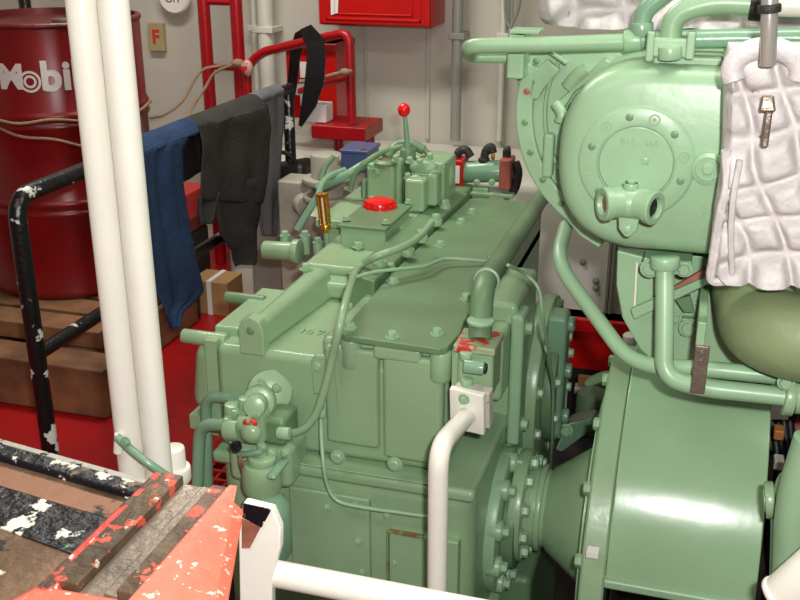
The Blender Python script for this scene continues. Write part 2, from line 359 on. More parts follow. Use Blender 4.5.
def drum_z(px, py):
    d = (A(px, py, Y=3)-EYE); h = V((d.x, d.y, 0)).length; k = d/h; dd = V((k.x, k.y, 0)); o = V((EYE.x-DC.x, EYE.y-DC.y, 0))
    b_ = o.dot(dd); s_ = max(0, b_*b_-(o.length_squared-DR*DR))**.5; return EYE.z+k.z*(-b_-s_)-DC.z
zt_ = drum_z(30, 78)
for ch, px, sz in (('M', 11, .108), ('b', 51, .13), ('i', 67, .13), ('l', 76, .13)):
    text_mesh(ch, sz, 'lettering', WLET, t, on_drum(drum_ang(px), zt_), .0006, off=.0045)
m = M(); f = on_drum(drum_ang(30, 80), zt_-.012)
for r0, r1 in ((.035, .027), (.021, .013)):
    k = 28; vs = [[m.b.verts.new(f(V((r*math.cos(2*math.pi*i/k), r*math.sin(2*math.pi*i/k), .0006)))) for i in range(k)] for r in (r0, r1)]
    for i in range(k): m.b.faces.new([vs[0][i], vs[0][(i+1)%k], vs[1][(i+1)%k], vs[1][i]])
m.build('lettering', WLET, t)
t = thing('drum_lashing', 'tan rope tied round the red oil drum', 'rope', DC+V((0,-DR-.02,.5)))
def around(z0, z1, n=40, r=DR+.014):
    return [V((DC.x+r*math.sin(a), DC.y-r*math.cos(a), DC.z+z0+(z1-z0)*k/n+.006*math.sin(k*.7))) for k in range(n+1) for a in (camang-1.6+3.0*k/n,)]
z1_ = drum_z(40, 121); z2_ = drum_z(40, 142)
M().tube(around(z1_, z1_), .005, 8, sub=1).build('turn', ROPE, t)
M().tube(around(z2_+.11, z2_-.10), .005, 8, sub=1).build('turn', ROPE, t)
# timber under the drum
m = M()
for i, y in enumerate((2.66, 2.80, 2.94, 3.08, 3.22)):
    tag(M().box((-2.62+.01*i, y-.06, .165), (-1.82-.008*i, y+.055, .228)).build('timber_plank', WOOD, None, bevel=.006),
        ['brown plank under the oil drum, nearest the floor edge', 'brown plank under the oil drum, second from the front', 'brown plank under the middle of the oil drum', 'brown plank under the oil drum, second from the back', 'brown plank under the oil drum, nearest the wall'][i], 'plank', 'planks under the oil drum')
for x, l in ((-2.5, 'squared timber bearer under the left end of the planks'), (-1.93, 'squared timber bearer under the right end of the planks')):
    tag(M().box((x-.1, 2.60, .002), (x+.1, 3.28, .162)).build('timber_bearer', WOOD, None, bevel=.008), l, 'bearer')
tag(M().box((-2.35, 2.45, 0), (-1.72, 2.58, .17)).build('timber_bearer', WOOD, None, bevel=.008), 'brown timber baulk on the red floor in front of the drum', 'bearer')
# things behind the drum
a = A(25, 5, Y=3.9); t = thing('black_stand_pipe', 'black upright pipe stub behind the top of the red drum', 'pipe', (a.x, 3.9, 0))
M().rcyl((a.x, 3.9, 0), (a.x, 3.9, 1.6), .026).build('pipe_run', BLACKC, t)
M().rcyl((a.x, 3.9, 1.05), (a.x, 3.9, 1.09), .05).build('collar', BLACKC, t)
a = A(190, 165, Y=3.5); 
t = thing('red_locker', 'low red steel box on a dark plinth behind the hanging trousers', 'box', (-2.02, 3.5, 0))
M().box((-2.10, 3.42, 0), (-1.93, 3.6, .30)).build('plinth', DARK, t, bevel=.01)
M().box((-2.10, 3.42, .30), (-1.93, 3.6, .42)).build('body', REDD, t, bevel=.01)
M().box((-2.11, 3.41, .36), (-1.92, 3.61, .47)).build('lid', RED, t, bevel=.006)
t = thing('black_tool_case', 'black case on the floor behind the hanging clothes', 'case', (-1.92, 3.24, 0))
M().box((-2.0, 3.16, 0), (-1.84, 3.33, .32)).build('body', DARK, t, bevel=.015)
M().box((-2.005, 3.155, .24), (-1.835, 3.335, .26)).build('lid_seam', BLACK, t)
t = thing('cardboard_carton', 'small brown cardboard carton on the red floor behind the clothes', 'carton', (-1.82, 3.43, 0))
q = A(207, 278, Z=0)
M().box((-1.90, 3.36, 0), (-1.74, 3.5, .14)).build('body', CARD, t, bevel=.003)
M().box((-1.83, 3.359, .0), (-1.81, 3.501, .142)).build('tape', PAPER, t)
p = A(293, 172, Y=3.5)
t = thing('black_tool_bag', 'black slumped bag on the cream pedestal behind the far railing post', 'bag', (p.x, 3.4, p.z-.1))
M().hull([(p.x-.15, 3.34, p.z-.1), (p.x+.12, 3.34, p.z-.1), (p.x+.12, 3.5, p.z-.1), (p.x-.15, 3.5, p.z-.1), (p.x-.13, 3.36, p.z+.02), (p.x+.10, 3.36, p.z+.07), (p.x+.10, 3.48, p.z+.08), (p.x-.13, 3.48, p.z+.03)]).build('body', BLACK, t, bevel=.03, seg=4)
M().tube([(p.x-.08, 3.42, p.z+.0), (p.x-.03, 3.40, p.z+.09), (p.x+.03, 3.40, p.z+.09), (p.x+.07, 3.42, p.z+.03)], .008, 8).build('handle', BLACK, t)
tag(M().box((p.x-.12, 3.34, 0), (p.x+.10, 3.52, p.z-.1)).build('grey_pedestal', GREYP, None, bevel=.015), 'grey pedestal block below the black bag', 'pedestal')

# ------------------------------------------------------------------ black railing with drying clothes
RX = -1.49
t = thing('black_railing', 'black tube railing with chipped paint in front of the drum', 'railing', (RX, 2.6, 0))
ya, yb = A(15, 200, X=RX).y, A(288, 90, X=RX).y
za = .895
M().bend([(RX, ya, 0), (RX, ya, za), (RX, yb+.02, za), ], .021, .06).build('top_rail', BLACKC, t)
M().rcyl((RX, yb, 0), (RX, yb, za-.008), .021).build('post', BLACKC, t)
M().cyl((RX, ya, .505), (RX, yb, .505), .018).build('mid_rail', BLACKC, t)
for y in (ya, yb): M().rcyl((RX, y, 0), (RX, y, .012), .05).build('foot_plate', BLACKC, t)
def drape(name, rows, m_, label, cat, amp=.012, back=.18, seed=0, Xf=RX+.045, th=.006, zr=za+.03, nf=7):
    """rows: (left px, left py, right px, right py) from the rail downward"""
    m = M(); NU = 28; pts = []
    R0 = [(A(r[0], r[1], X=Xf), A(r[2], r[3], X=Xf)) for r in rows]
    rr = []
    for k in range(len(R0)-1):
        (a, b), (c, d_) = R0[k], R0[k+1]
        for j in range(6): f_ = j/6; rr.append((a.lerp(c, f_), b.lerp(d_, f_)))
    rr.append(R0[-1])
    top = rr[0]; grid = []
    def fold(u, s_): return amp*(math.sin(u*nf+seed)*.6+math.sin(u*nf*2.3+seed*2)*.3)*min(1, s_*4+.15) + noise.noise(V((u*3, s_*3, seed)))*amp*.8
    for k in range(6, 0, -1):                         # back side hanging down behind the rail
        s_ = k/6; grid.append([V((RX-.04-.01*s_+fold(i/NU, s_), top[0].lerp(top[1], i/NU).y, zr-.03-back*s_)) for i in range(NU+1)])
    for ang in (160, 125, 90, 55, 20):
        q = math.radians(ang); grid.append([V((RX+.036*math.cos(q), top[0].lerp(top[1], i/NU).y, za+.03*math.sin(q)+noise.noise(V((i*.3, ang, seed)))*.003)) for i in range(NU+1)])
    for k, (a, b) in enumerate(rr):
        s_ = k/len(rr)
        g_ = []
        for i in range(NU+1):
            u = i/NU; p = a.lerp(b, u); p = p.copy(); p.z = min(p.z, za-.0-.004*k) if k < 3 else p.z; p.x += fold(u, s_)+.006*s_; g_.append(p)
        grid.append(g_)
    vv = [[m.b.verts.new(p) for p in r] for r in grid]
    for a, b in zip(vv, vv[1:]):
        for i in range(NU): m.b.faces.new([a[i], a[i+1], b[i+1], b[i]])
    o = m.build(name, m_, None, sharp=180)
    k = o.modifiers.new('thick', 'SOLIDIFY'); k.thickness = th; k.offset = 1
    k = o.modifiers.new('sub', 'SUBSURF'); k.levels = 1; k.render_levels = 1
    return tag(o, label, cat)
drape('hanging_trousers', [(140, 140, 201, 117), (140, 160, 182, 148), (140, 185, 183, 180), (143, 235, 190, 230), (146, 270, 196, 265), (150, 292, 203, 290), (158, 306, 196, 298), (162, 318, 180, 312), (168, 330, 176, 327)], BLUECL,
      'navy blue trousers hung over the black railing', 'trousers', seed=1, nf=9)
tr = drape('hanging_coverall', [(198, 110, 264, 87), (198, 135, 271, 125), (198, 160, 269, 160), (197, 200, 262, 204)], DARKCL,
      'charcoal work clothes hung over the railing, left leg short', 'clothes', seed=2, nf=8)
# right trouser leg of the same garment, joined as a part
def leg_piece(rows, parent, m_, Xf, seed):
    m = M(); NU = 12; g = []
    R0 = [(A(r[0], r[1], X=Xf), A(r[2], r[3], X=Xf)) for r in rows]
    for k in range(len(R0)-1):
        (a, b), (c, d_) = R0[k], R0[k+1]
        for j in range(5):
            f_ = j/5; P0 = a.lerp(c, f_); P1 = b.lerp(d_, f_); row = []
            for i in range(NU+1):
                p = P0.lerp(P1, i/NU); p.x += .012*math.sin(i/NU*7+seed)+.006*noise.noise(V((i*.4, k+j*.2, seed))); row.append(m.b.verts.new(p))
            g.append(row)
    for a, b in zip(g, g[1:]):
        for i in range(NU): m.b.faces.new([a[i], a[i+1], b[i+1], b[i]])
    o = m.build('trouser_leg', m_, parent, sharp=180)
    k = o.modifiers.new('thick', 'SOLIDIFY'); k.thickness = .008; k.offset = 1
    return o
leg_piece([(197, 196, 218, 192), (197, 212, 213, 210), (199, 228, 209, 227)], tr, DARKCL, RX+.047, 1)
leg_piece([(214, 186, 264, 176), (218, 215, 262, 212), (222, 235, 259, 232), (233, 250, 259, 245), (236, 264, 259, 262), (238, 266, 256, 265)], tr, DARKCL, RX+.05, 3)
drape('hanging_jacket', [(256, 90, 281, 82), (257, 120, 283, 118), (256, 160, 280, 158), (256, 190, 278, 190), (258, 215, 276, 215), (261, 235, 274, 236)], GREYCL,
      'grey cloth garment hung beside the charcoal clothes near the far post', 'clothes', seed=4, nf=6, Xf=RX+.02, zr=za+.04)

# ------------------------------------------------------------------ two white pillars
for i, (pa, lbl) in enumerate((((105, 230), 'left of the two thick white vertical pipes before the drum'), ((134.5, 230), 'right of the two thick white vertical pipes before the drum'))):
    p = A(pa[0]+1, pa[1], Y=1.37 if i == 0 else 1.375)
    t = thing('white_pillar_pipe', lbl, 'pipe', (p.x, p.y, 0), 'white vertical pipes')
    M().cyl((p.x, p.y, .02), (p.x, p.y, 2.7), .0237, n=36).build('pipe_run', WHITEP, t)
    M().rcyl((p.x, p.y, 0), (p.x, p.y, .02), .024).build('base_flange', WHITEP, t)
    if i == 0: pl = p
    else: pr_ = p
zc = A(140, 452, Y=1.37).z
t = thing('pipe_clamp', 'pale green strap clamp round the foot of the white pipes', 'clamp', (pl.x, 1.34, zc))
M().bend([A(117, 437, Y=1.33), A(131, 450, Y=1.325), A(152, 466, Y=1.325), A(170, 478, Y=1.34)], .0075, .02).build('strap', GREENT, t)
M().cyl(A(119, 434, Y=1.34), A(118, 452, Y=1.34), .008).build('tail', WHITEP, t)
M().bolt(A(126, 442, Y=1.32), (0,-1,.2), .007, .006).build('bolt', GREENT, t)
p = A(168, 462, Y=1.42); t = thing('white_pipe_socket', 'fat white pipe stub beside the foot of the white pillars', 'pipe', (p.x, 1.44, 0))
M().rcyl((p.x, 1.44, 0), (p.x, 1.44, p.z+.02), .022).build('stub', WHITEP, t)
M().rcyl((p.x, 1.44, p.z-.05), (p.x, 1.44, p.z-.02), .03).build('collar', WHITEP, t)
# floor grating edge
t = thing('floor_grating', 'red expanded metal grating at the floor edge beside the gearbox', 'grating', (-1.17, 2.2, -.02))
m = M()
for k in range(15):
    y = 1.862+k*.045
    m.box((-1.32, y, -.02), (-1.02, y+.012, 0))
for k in range(8): m.box((-1.32+k*.041, 1.86, -.02), (-1.311+k*.041, 2.52, -.002))
m.build('bars', REDF, t)
M().box((-1.03, 1.86, -.06), (-1.015, 2.52, .004)).build('edge_angle', RED, t)

exec_marker = 0
# ------------------------------------------------------------------ reduction gearbox
G = thing('gearbox', 'large pale green ship gearbox with flat bolted top cover, centre of the photo', 'gearbox', (-.6, 2.1, -.42))
YF = 1.74
M().box((-.93, 1.70, -.40), (-.365, 2.75, .425)).build('lower_casing', GREEN, G, bevel=.045, seg=5)
M().box((-.94, 1.69, .40), (-.362, 2.76, .430)).build('joint_flange', GREEN, G, bevel=.012, seg=3)
M().box((-.94, YF, .43), (-.435, 2.85, .655)).build('upper_casing', GREEN, G, bevel=.018, seg=3)
M().box((-.70, YF+.004, .6), (-.435, 2.85, .70)).build('cover_seat', GREEN, G, bevel=.012, seg=3)
# raised panels of the front face
m = M()
m = M(); m.box((-.69, YF-.012, .47), (-.575, YF+.02, .69)); m.build('front_panel', GREEN, G, bevel=.01, seg=3)
m = M(); m.box((-.565, YF-.016, .455), (-.44, YF+.02, .69)); m.build('front_panel', GREEN, G, bevel=.012, seg=3)
m = M(); m.prism([A(313, 395, Y=YF-.006), A(310, 362, Y=YF-.006), A(314, 355, Y=YF-.006), A(325, 356, Y=YF-.006), A(331, 366, Y=YF-.006), A(333, 395, Y=YF-.006)], (0,.02,0)); m.build('cast_pad', GREEN, G, bevel=.005)
p = A(318, 366, Y=YF-.008); M().bolt(p, (0,-1,0), .009, .006).build('bolt', GREENL, G)
M().tube([A(336, 350, Y=YF-.005), A(339, 392, Y=YF-.005), A(342, 415, Y=YF-.004), A(350, 424, Y=YF-.002)], .008).build('cast_rib', GREEN, G)
# flat top cover with lobes
CZ = .72
pts = []
for x, y in ((-.655, 1.735), (-.64, 1.722), (-.445, 1.712), (-.432, 1.725), (-.425, 1.80), (-.432, 1.86), (-.432, 2.2), (-.425, 2.26), (-.432, 2.32), (-.432, 2.79), (-.45, 2.81), (-.62, 2.81), (-.64, 2.79), (-.655, 2.4), (-.663, 2.1)):
    pts.append((x, y, CZ-.013))
M().prism(pts, (0,0,.014)).build('top_cover', GREEND, G, bevel=.003)  # darker green paints in the dimness of flash grazing the flat top
for px, py in ((350, 327), (392, 336), (437, 333), (466, 298), (393, 281), (440, 245), (461, 222), (472, 212)):
    p = A(px, py, Z=CZ+.004); M().bolt((p.x, p.y, CZ+.001), (0,0,1), .0105, .011).build('bolt', GREENL, G)
for x, y in ((-.635, 1.745), (-.447, 1.735)):
    M().rcyl((x, y, .645), (x, y, CZ-.012), .022, .006).build('bolt_boss', GREEN, G)
M().box((-.585, 1.722, .675), (-.485, 1.76, .708)).build('cover_lip', GREEN, G, bevel=.01, seg=3)
# left end: side cover seen edge on, lifting ear and rib
z0, z1 = A(200, 388, Y=1.86).z, A(200, 335, Y=1.86).z; zc = (z0+z1)/2
M().box((-.965, 1.745, .47), (-.938, 2.05, .66)).build('end_flange', GREEN, G)
M().hull([(-1.035, 1.78, .475), (-.96, 1.765, .46), (-.96, 2.03, .46), (-1.035, 2.02, .475), (-1.02, 1.79, .62), (-.96, 1.765, .645), (-.96, 2.03, .645), (-1.02, 2.02, .62)]).build('end_cover', GREEN, G, bevel=.03, seg=4)
M().rcyl((-.93, 1.78, .648), (-1.035, 1.78, .648), .016, .004).build('end_lug', GREEN, G)
M().hull([(-1.03, 1.77, .43), (-.94, 1.75, .43), (-.94, 1.9, .43), (-1.03, 1.9, .43), (-1.03, 1.77, .462), (-.94, 1.75, .475), (-.94, 1.9, .475), (-1.03, 1.9, .462)]).build('end_lug', GREEN, G)
M().rcyl((-.93, 1.98, .665), (-1.03, 1.98, .665), .014, .004).build('end_lug', GREEND, G)
M().box((-.97, 1.8, .645), (-.86, 2.05, .672)).build('end_flange_top', GREEN, G, bevel=.006)
a = A(252, 338, Y=YF)
ear = [(a.x-.028, YF-.006, .645), (a.x-.028, YF-.006, .70), (a.x-.02, YF-.006, .722), (a.x, YF-.006, .731), (a.x+.02, YF-.006, .722), (a.x+.028, YF-.006, .70), (a.x+.028, YF-.006, .645)]
M().prism(ear, (0,.03,0)).build('lifting_ear', GREEN, G, bevel=.004)
M().rcyl((a.x, YF-.010, .70), (a.x, YF, .70), .009).build('ear_plug', GREEND, G)
M().hull([(a.x-.022, 1.76, .65), (a.x+.024, 1.76, .65), (a.x+.06, 2.1, .65), (a.x-.03, 2.1, .65), (a.x-.016, 1.76, .715), (a.x+.018, 1.76, .715), (a.x+.035, 2.1, .722), (a.x-.012, 2.1, .722)]).build('ear_rib', GREEN, G, bevel=.016, seg=4)
text_mesh('10 76', .032, 'cast_number', GREEN, G, lambda c: V((-.76+c.x, 1.86+c.y, .6565+c.z)), .0015)
# stepped upper housings on the left
m = M(); m.box((-.885, 2.06, .655), (-.70, 2.5, .695)); m.build('upper_housing', GREEN, G, bevel=.012, seg=3)
m = M(); m.box((-.895, 2.12, .69), (-.70, 2.52, .716)); m.build('housing_flange', GREEN, G, bevel=.012, seg=3)
m = M(); m.box((-.96, 2.42, .60), (-.76, 2.95, .725)); m.build('rear_housing', GREEN, G, bevel=.012, seg=3)
m = M(); m.box((-.975, 2.41, .715), (-.72, 2.95, .738)); m.build('housing_flange', GREEN, G, bevel=.005)
p = A(300, 252, Y=2.38); q = A(264, 250, Y=2.38)
M().rcyl(p, q, .026, .005).build('end_cylinder', GREEN, G)
M().rcyl(p-V((.02,0,0)), p-V((.0,0,0)), .034, .004).build('cylinder_collar', GREEN, G)
for px, py, h in ((305, 240, .03), (318, 246, .025), (285, 238, .015)):
    p = A(px, py, Y=2.45); M().rcyl(p-V((0,0,.04)), p+V((0,0,h*.4)), .014, .003).bolt(p+V((0,0,h*.4)), (0,0,1), .011, .012).build('union', GREENL, G)
# diagonal flange strip with its bolts
p0, p1 = (-.735, 2.0), (-.66, 2.78)
M().hull([(-.745, 2.02, .66), (-.672, 2.0, .66), (-.648, 2.8, .66), (-.70, 2.8, .66), (-.745, 2.02, .742), (-.672, 2.0, .735), (-.648, 2.8, .735), (-.70, 2.8, .742)]).build('flange_strip', GREEND, G, bevel=.005)
for px, py in ((380, 262), (408, 250), (421, 236), (436, 220), (445, 205)):
    p = A(px, py, Z=.745); M().rcyl((p.x, p.y, .73), (p.x, p.y, .746), .017, .003).build('bolt_seat', GREEN, G)
    M().bolt((p.x, p.y, .745), (0,0,1), .0115, .014).build('bolt', GREENL, G)
for px, py in ((379, 255), (390, 262), (402, 233), (393, 228), (306, 262), (358, 240), (377, 237), (402, 245)):
    p = A(px, py, Z=.74); M().rcyl((p.x, p.y, .70), (p.x, p.y, .732), .009).bolt((p.x, p.y, .722), (0,0,1), .012, .012).build('stud_nut', GREENL, G)
# filler hatch with red cap
a = A(340, 249, Y=2.28); b = A(385, 230, Y=2.28)
M().box((a.x, 2.28, a.z-.01), (b.x, 2.50, b.z)).build('filler_hatch', GREEN, G, bevel=.007, seg=3)
M().box((a.x-.004, 2.274, b.z-.004), (b.x+.004, 2.51, b.z+.005)).build('hatch_lid', GREEND, G, bevel=.003)
for x, y in ((a.x+.008, 2.31), (b.x-.008, 2.31), (a.x+.008, 2.51), (b.x-.008, 2.51)):
    M().bolt((x, y, b.z+.008), (0,0,1), .008, .008).build('bolt', GREENL, G)
pc = A(380, 206, Y=2.46)
M().rcyl((pc.x, pc.y, b.z), (pc.x, pc.y, pc.z-.002), .036, .004).build('filler_neck', GREENL, G)
cap = M(); pr = []
cap.lathe((pc.x, pc.y, pc.z-.010), (0,0,1), [(0,0),(.038,0),(.042,.004),(.042,.018),(.038,.026),(.024,.031),(0,.032)], 36)
capo = cap.build('filler_cap', REDCAP, G)
for k in range(12):
    an = k*math.pi/6; x, y = pc.x+.0415*math.cos(an), pc.y+.0415*math.sin(an)
    M().rcyl((x, y, pc.z-.008), (x, y, pc.z+.008), .005, .001, 10).build('grip_knurl', REDCAP, capo)
# control valve block behind the cap
def vb(x0, y0, x1, y1, Y, dep, mt=GREEN, name='valve_housing', bev=.010):
    m = M(); pbox(m, x0, y0, x1, y1, Y, dep); return m.build(name, mt, G, bevel=bev, seg=3)
vb(366, 164, 394, 209, 2.60, .14); vb(394, 160, 401, 212, 2.61, .12, GREEN)
vb(360, 180, 366, 200, 2.6, .10, GREEND)
vb(404, 180, 424, 213, 2.54, .10); vb(412, 162, 444, 206, 2.64, .14); vb(426, 174, 437, 207, 2.58, .06)
vb(350, 205, 450, 235, 2.68, .3, GREEND, 'valve_base')
vb(384, 156, 440, 172, 2.72, .10); vb(378, 163, 388, 172, 2.6, .05)
p = A(436, 176, Y=2.72); M().ball(p, .055, (1, .8, 1.1)).build('bulb_housing', GREEN, G)
p = A(424, 168, Y=2.64); M().ball(p, .03, (1.4, .8, .8)).build('bulb_housing', GREENL, G)
M().ball(A(416, 184, Y=2.56), .025, (1, .5, 1)).build('bulb_housing', GREEN, G)
p = A(386, 164, Y=2.62); M().lathe(p, (0,0,1), [(0,0),(.034,0),(.036,.006),(.03,.012),(.022,.014),(.022,.006),(0,.006)], 24).build('open_union', GREEND, G)
M().rcyl(p+V((0,0,.006)), p+V((0,0,.010)), .02).build('rusty_plug', RUSTO, G)
for px, py in ((378, 172), (396, 160), (410, 162), (420, 164), (408, 178), (372, 168), (430, 158), (440, 168)):
    p = A(px, py, Y=2.6); M().bolt(p, (0,-.3,1), .009, .012).build('bolt', GREENL, G)
M().tube([A(350, 190, Y=2.6), A(356, 172, Y=2.6), A(372, 158, Y=2.62), A(392, 149, Y=2.68), A(418, 146, Y=2.7), A(432, 158, Y=2.7)], .008).build('pipe', GREEND, G)
M().tube([A(386, 158, Y=2.66), A(396, 146, Y=2.7), A(410, 144, Y=2.7), A(424, 150, Y=2.7)], .014).build('pipe', GREEND, G)
M().tube([A(318, 189, Y=2.62), A(345, 176, Y=2.62), A(362, 166, Y=2.64), A(378, 158, Y=2.66)], .013).build('pipe', GREENT, G)
# lever with red ball
LV = [A(408, 152, Y=2.66), A(405, 116, Y=2.66)]
lv = M().tube([LV[0], LV[0].lerp(LV[1], .5), LV[1]], [.009-.0002*i for i in range(17)]).build('shift_lever', GREENT, G)
M().rcyl(LV[0]-V((0,0,.03)), LV[0]+V((0,0,.01)), .022).build('lever_boss', GREEND, G)
M().ball(A(404, 110, Y=2.66), .0175, (1,1,1.1), 24).build('lever_knob', REDCAP, lv)
# brackets, struts on the left back
M().tube([A(297, 230, Y=2.42), A(318, 196, Y=2.45)], .010).build('breather_pipe', GREENT, G)
M().tube([A(318, 196, Y=2.45), A(322, 184, Y=2.55), A(330, 176, Y=2.6), A(345, 170, Y=2.65)], .009).build('breather_pipe', GREENT, G)
M().tube([A(321, 180, Y=2.62), A(326, 166, Y=2.64), A(334, 156, Y=2.66)], .008).build('pipe', GREEND, G)
# slim copper tubes painted green
M().tube([A(490, 262, Z=.727), A(470, 260, Z=.735), A(445, 259, Z=.74), A(425, 266, Z=.745), A(400, 269, Z=.75), A(375, 272, Z=.755), A(353, 278, Z=.76)], .0042).build('thin_pipe', GREENL, G)
M().rcyl(A(490, 262, Z=.722), A(490, 262, Z=.73)+V((0,0,.012)), .006).build('pipe_end', GREENL, G)
hz = [A(432, 222, Z=.80), A(418, 238, Z=.79), A(400, 248, Z=.785), A(378, 256, Z=.775), A(358, 268, Y=2.05), A(349, 290, Y=1.82), A(341, 320, Y=1.70), A(332, 360, Y=1.695), A(324, 392, Y=1.69), A(314, 418, Y=1.685), A(300, 431, Y=1.68), A(280, 434, Y=1.68)]
M().tube(hz, .0085).build('oil_pipe', GREEN, G)
M().tube([A(350, 292, Y=1.80), A(336, 335, Y=1.715), A(326, 380, Y=1.71), A(321, 415, Y=1.71), A(323, 460, Y=1.665), A(328, 487, Y=1.66), A(338, 501, Y=1.66), A(360, 507, Y=1.66), A(395, 512, Y=1.665), A(430, 517, Y=1.67)], .0042).build('thin_pipe', GREENL, G)
M().rcyl(A(322, 410, Y=1.70), A(322, 418, Y=1.70), .008).build('pipe_union', GREENL, G)
M().ball(A(347, 306, Y=1.76), .012, (1,1,.8)).build('pipe_union', GREENL, G)
# lower casing details
for px, py in ((338, 457), (395, 464)):
    p = A(px, py, Y=1.665); M().bolt(p, (0,-1,0), .012, .008).build('bolt', GREENL, G)
m = M(); a = A(300, 468, Y=1.69); b = A(445, 486, Y=1.69); m.box((a.x, 1.688, b.z), (b.x-.03, 1.72, a.z+.01)); m.build('raised_band', GREEN, G, bevel=.006)
a = A(290, 500, Y=1.694); b = A(370, 505, Y=1.694); c = A(370, 600, Y=1.694)
M().box((a.x, 1.688, -.2), (b.x, 1.72, b.z+.015)).build('inspection_plate', GREEN, G, bevel=.005)
a = A(389, 529, Y=1.69); b = A(450, 535, Y=1.69)
M().box((a.x, 1.684, -.2), (b.x+.02, 1.72, a.z)).build('inspection_plate', GREEN, G, bevel=.006)
rs = mat('rust_streak', (128, 96, 58), .6, bump=.3, chips=[((116, 146, 108), 30, .5)])
m = M(); m.box((a.x+.0, 1.681, a.z-.004), (a.x+.075, 1.69, a.z+.002)); lab(m.build('seam_rust', rs, G), 'rusty seam edge of the lower plate')
m = M(); m.box((a.x-.003, 1.681, a.z-.13), (a.x+.001, 1.69, a.z)); lab(m.build('seam_rust', rs, G), 'rusty vertical seam of the lower plate')
for px, py in ((355, 505), (387, 516), (358, 541), (395, 562), (362, 572), (327, 507)):
    p = A(px, py, Y=1.687); M().bolt(p, (0,-1,0), .006, .005).build('bolt', GREENL, G)
# stepped right side: boxes, bearing covers with bolt rings
XR = -.365
M().box((-.44, 2.04, .05), (XR+.012, 2.30, .70)).build('side_casing', GREEN, G, bevel=.015, seg=3)
M().box((-.42, 1.95, .50), (XR+.0, 2.3, .66)).build('side_boss', GREEN, G, bevel=.015, seg=3)
def disc(x, y, z, r, th, nb, name, rb=.012, mt=GREEN, lob=.0):
    M().rcyl((x, y, z), (x+th, y, z), r, .006, 48).build(name, mt, G)
    for k in range(nb):
        an = 2*math.pi*(k+.4)/nb
        c = V((x+th, y+(r-.022)*math.cos(an), z+(r-.022)*math.sin(an)))
        if lob: M().rcyl(c-V((th*.6,0,0)), c+V((.012,0,0)), .024, .004).build('lug', mt, G); c = c+V((.012,0,0))
        M().bolt(c, (1,0,0), rb, .012).build('bolt', GREENL, G)
disc(XR, 2.42, .34, .235, .04, 12, 'bearing_cover')
disc(XR+.04, 2.42, .34, .15, .03, 8, 'bearing_cap', mt=GREEND)
disc(XR-.01, 1.97, .20, .165, .035, 10, 'bearing_cover', .013, GREENL, .01)
disc(XR+.025, 1.97, .20, .11, .03, 0, 'bearing_cap', mt=GREEND)
M().box((XR, 2.02, .36), (XR+.03, 2.10, .68)).build('side_rib', GREENL, G, bevel=.01, seg=3)
for z in (.40, .64): M().bolt((XR+.03, 2.06, z), (1,0,0), .014, .012).build('bolt', GREENL, G)
M().box((XR+.03, 2.34, .22), (XR+.085, 2.42, .56)).build('side_lever_arm', GREENT, G, bevel=.014, seg=3)
for z in (.27, .40, .53): M().rcyl((XR+.08, 2.38, z), (XR+.10, 2.38, z), .020).build('arm_boss', GREENT, G)
M().tube([A(508, 265, X=XR+.03), A(525, 274, X=XR+.05), A(539, 290, X=XR+.08), A(543, 320, X=XR+.09), A(549, 355, X=XR+.09), A(553, 390, X=XR+.08), A(552, 440, X=XR+.07), A(550, 470, X=XR+.05)], .0035).build('thin_pipe', GREENL, G)
M().box((XR-.02, 2.0, -.40), (XR+.08, 2.5, .02)).build('foot_casing', GREEND, G, bevel=.02)
M().hull([(XR-.05, 1.80, -.42), (XR+.12, 1.80, -.42), (XR+.12, 1.95, -.42), (XR-.05, 1.95, -.42), (XR-.04, 1.84, .03), (XR+.02, 1.84, .03), (XR+.02, 1.95, .03), (XR-.04, 1.95, .03)]).build('foot_gusset', GREENL, G, bevel=.01)
# output flange and shaft neck
CY, CZz = 2.0, .225
M().rcyl((-.33, CY, CZz), (-.30, CY, CZz), .128, .005, 40).build('output_flange', GREEN, G)
for k in range(10):
    an = 2*math.pi*(k+.3)/10; M().bolt((-.30, CY+.106*math.cos(an), CZz+.106*math.sin(an)), (1,0,0), .014, .014).build('bolt', GREENL, G)

# ------------------------------------------------------------------ shaft cone and hood
t = thing('coupling_housing', 'green conical coupling housing between gearbox and rounded hood', 'housing', (-.24, CY, -.1))
M().lathe((-.30, CY, CZz), (1,0,0), [(0,0),(.088,0),(.092,.01),(.092,.035),(.086,.045),(.095,.05),(.16,.14),(.28,.145),(.28,.155),(0,.155)], 56).build('cone', GREEN, t)
M().rcyl((-.275, CY, CZz), (-.262, CY, CZz), .100, .003, 48).build('ring', GREEN, t)
HR = .385
M().lathe((-.140, CY, CZz), (1,0,0), [(.05,0),(HR+.004,0),(HR+.008,.004),(HR+.008,.042),(HR+.004,.046),(.05,.046)], 72).build('rim_flange', GREEN, t)
for k in range(16):
    an = 2*math.pi*(k+.2)/16; M().bolt((-.140, CY+(HR-.03)*math.cos(an), CZz+(HR-.03)*math.sin(an)), (-1,0,0), .013, .013).build('bolt', GREENL, t)
p = A(592, 558, X=-.112); q = V((-.128, CY-(HR+.015)*math.cos(math.radians(8)), CZz+(HR+.015)*math.sin(math.radians(8))))
lab(M().box((-.130, CY-HR-.012, A(592, 557, Y=1.6).z-.005), (-.108, CY-HR+.01, A(592, 557, Y=1.6).z+.006)).build('label_tag', PAPER, t), 'small bright tag on the rim flange')
t = thing('flywheel_hood', 'smooth rounded green sheet hood over the flywheel below the engine', 'hood', (.05, CY, .0))
HA = 9.5
m = M(); N = 60; a0, a1 = math.radians(172), math.radians(-14)   # angle measured from -Y up
x0, x1 = -.093, .174
vs = []
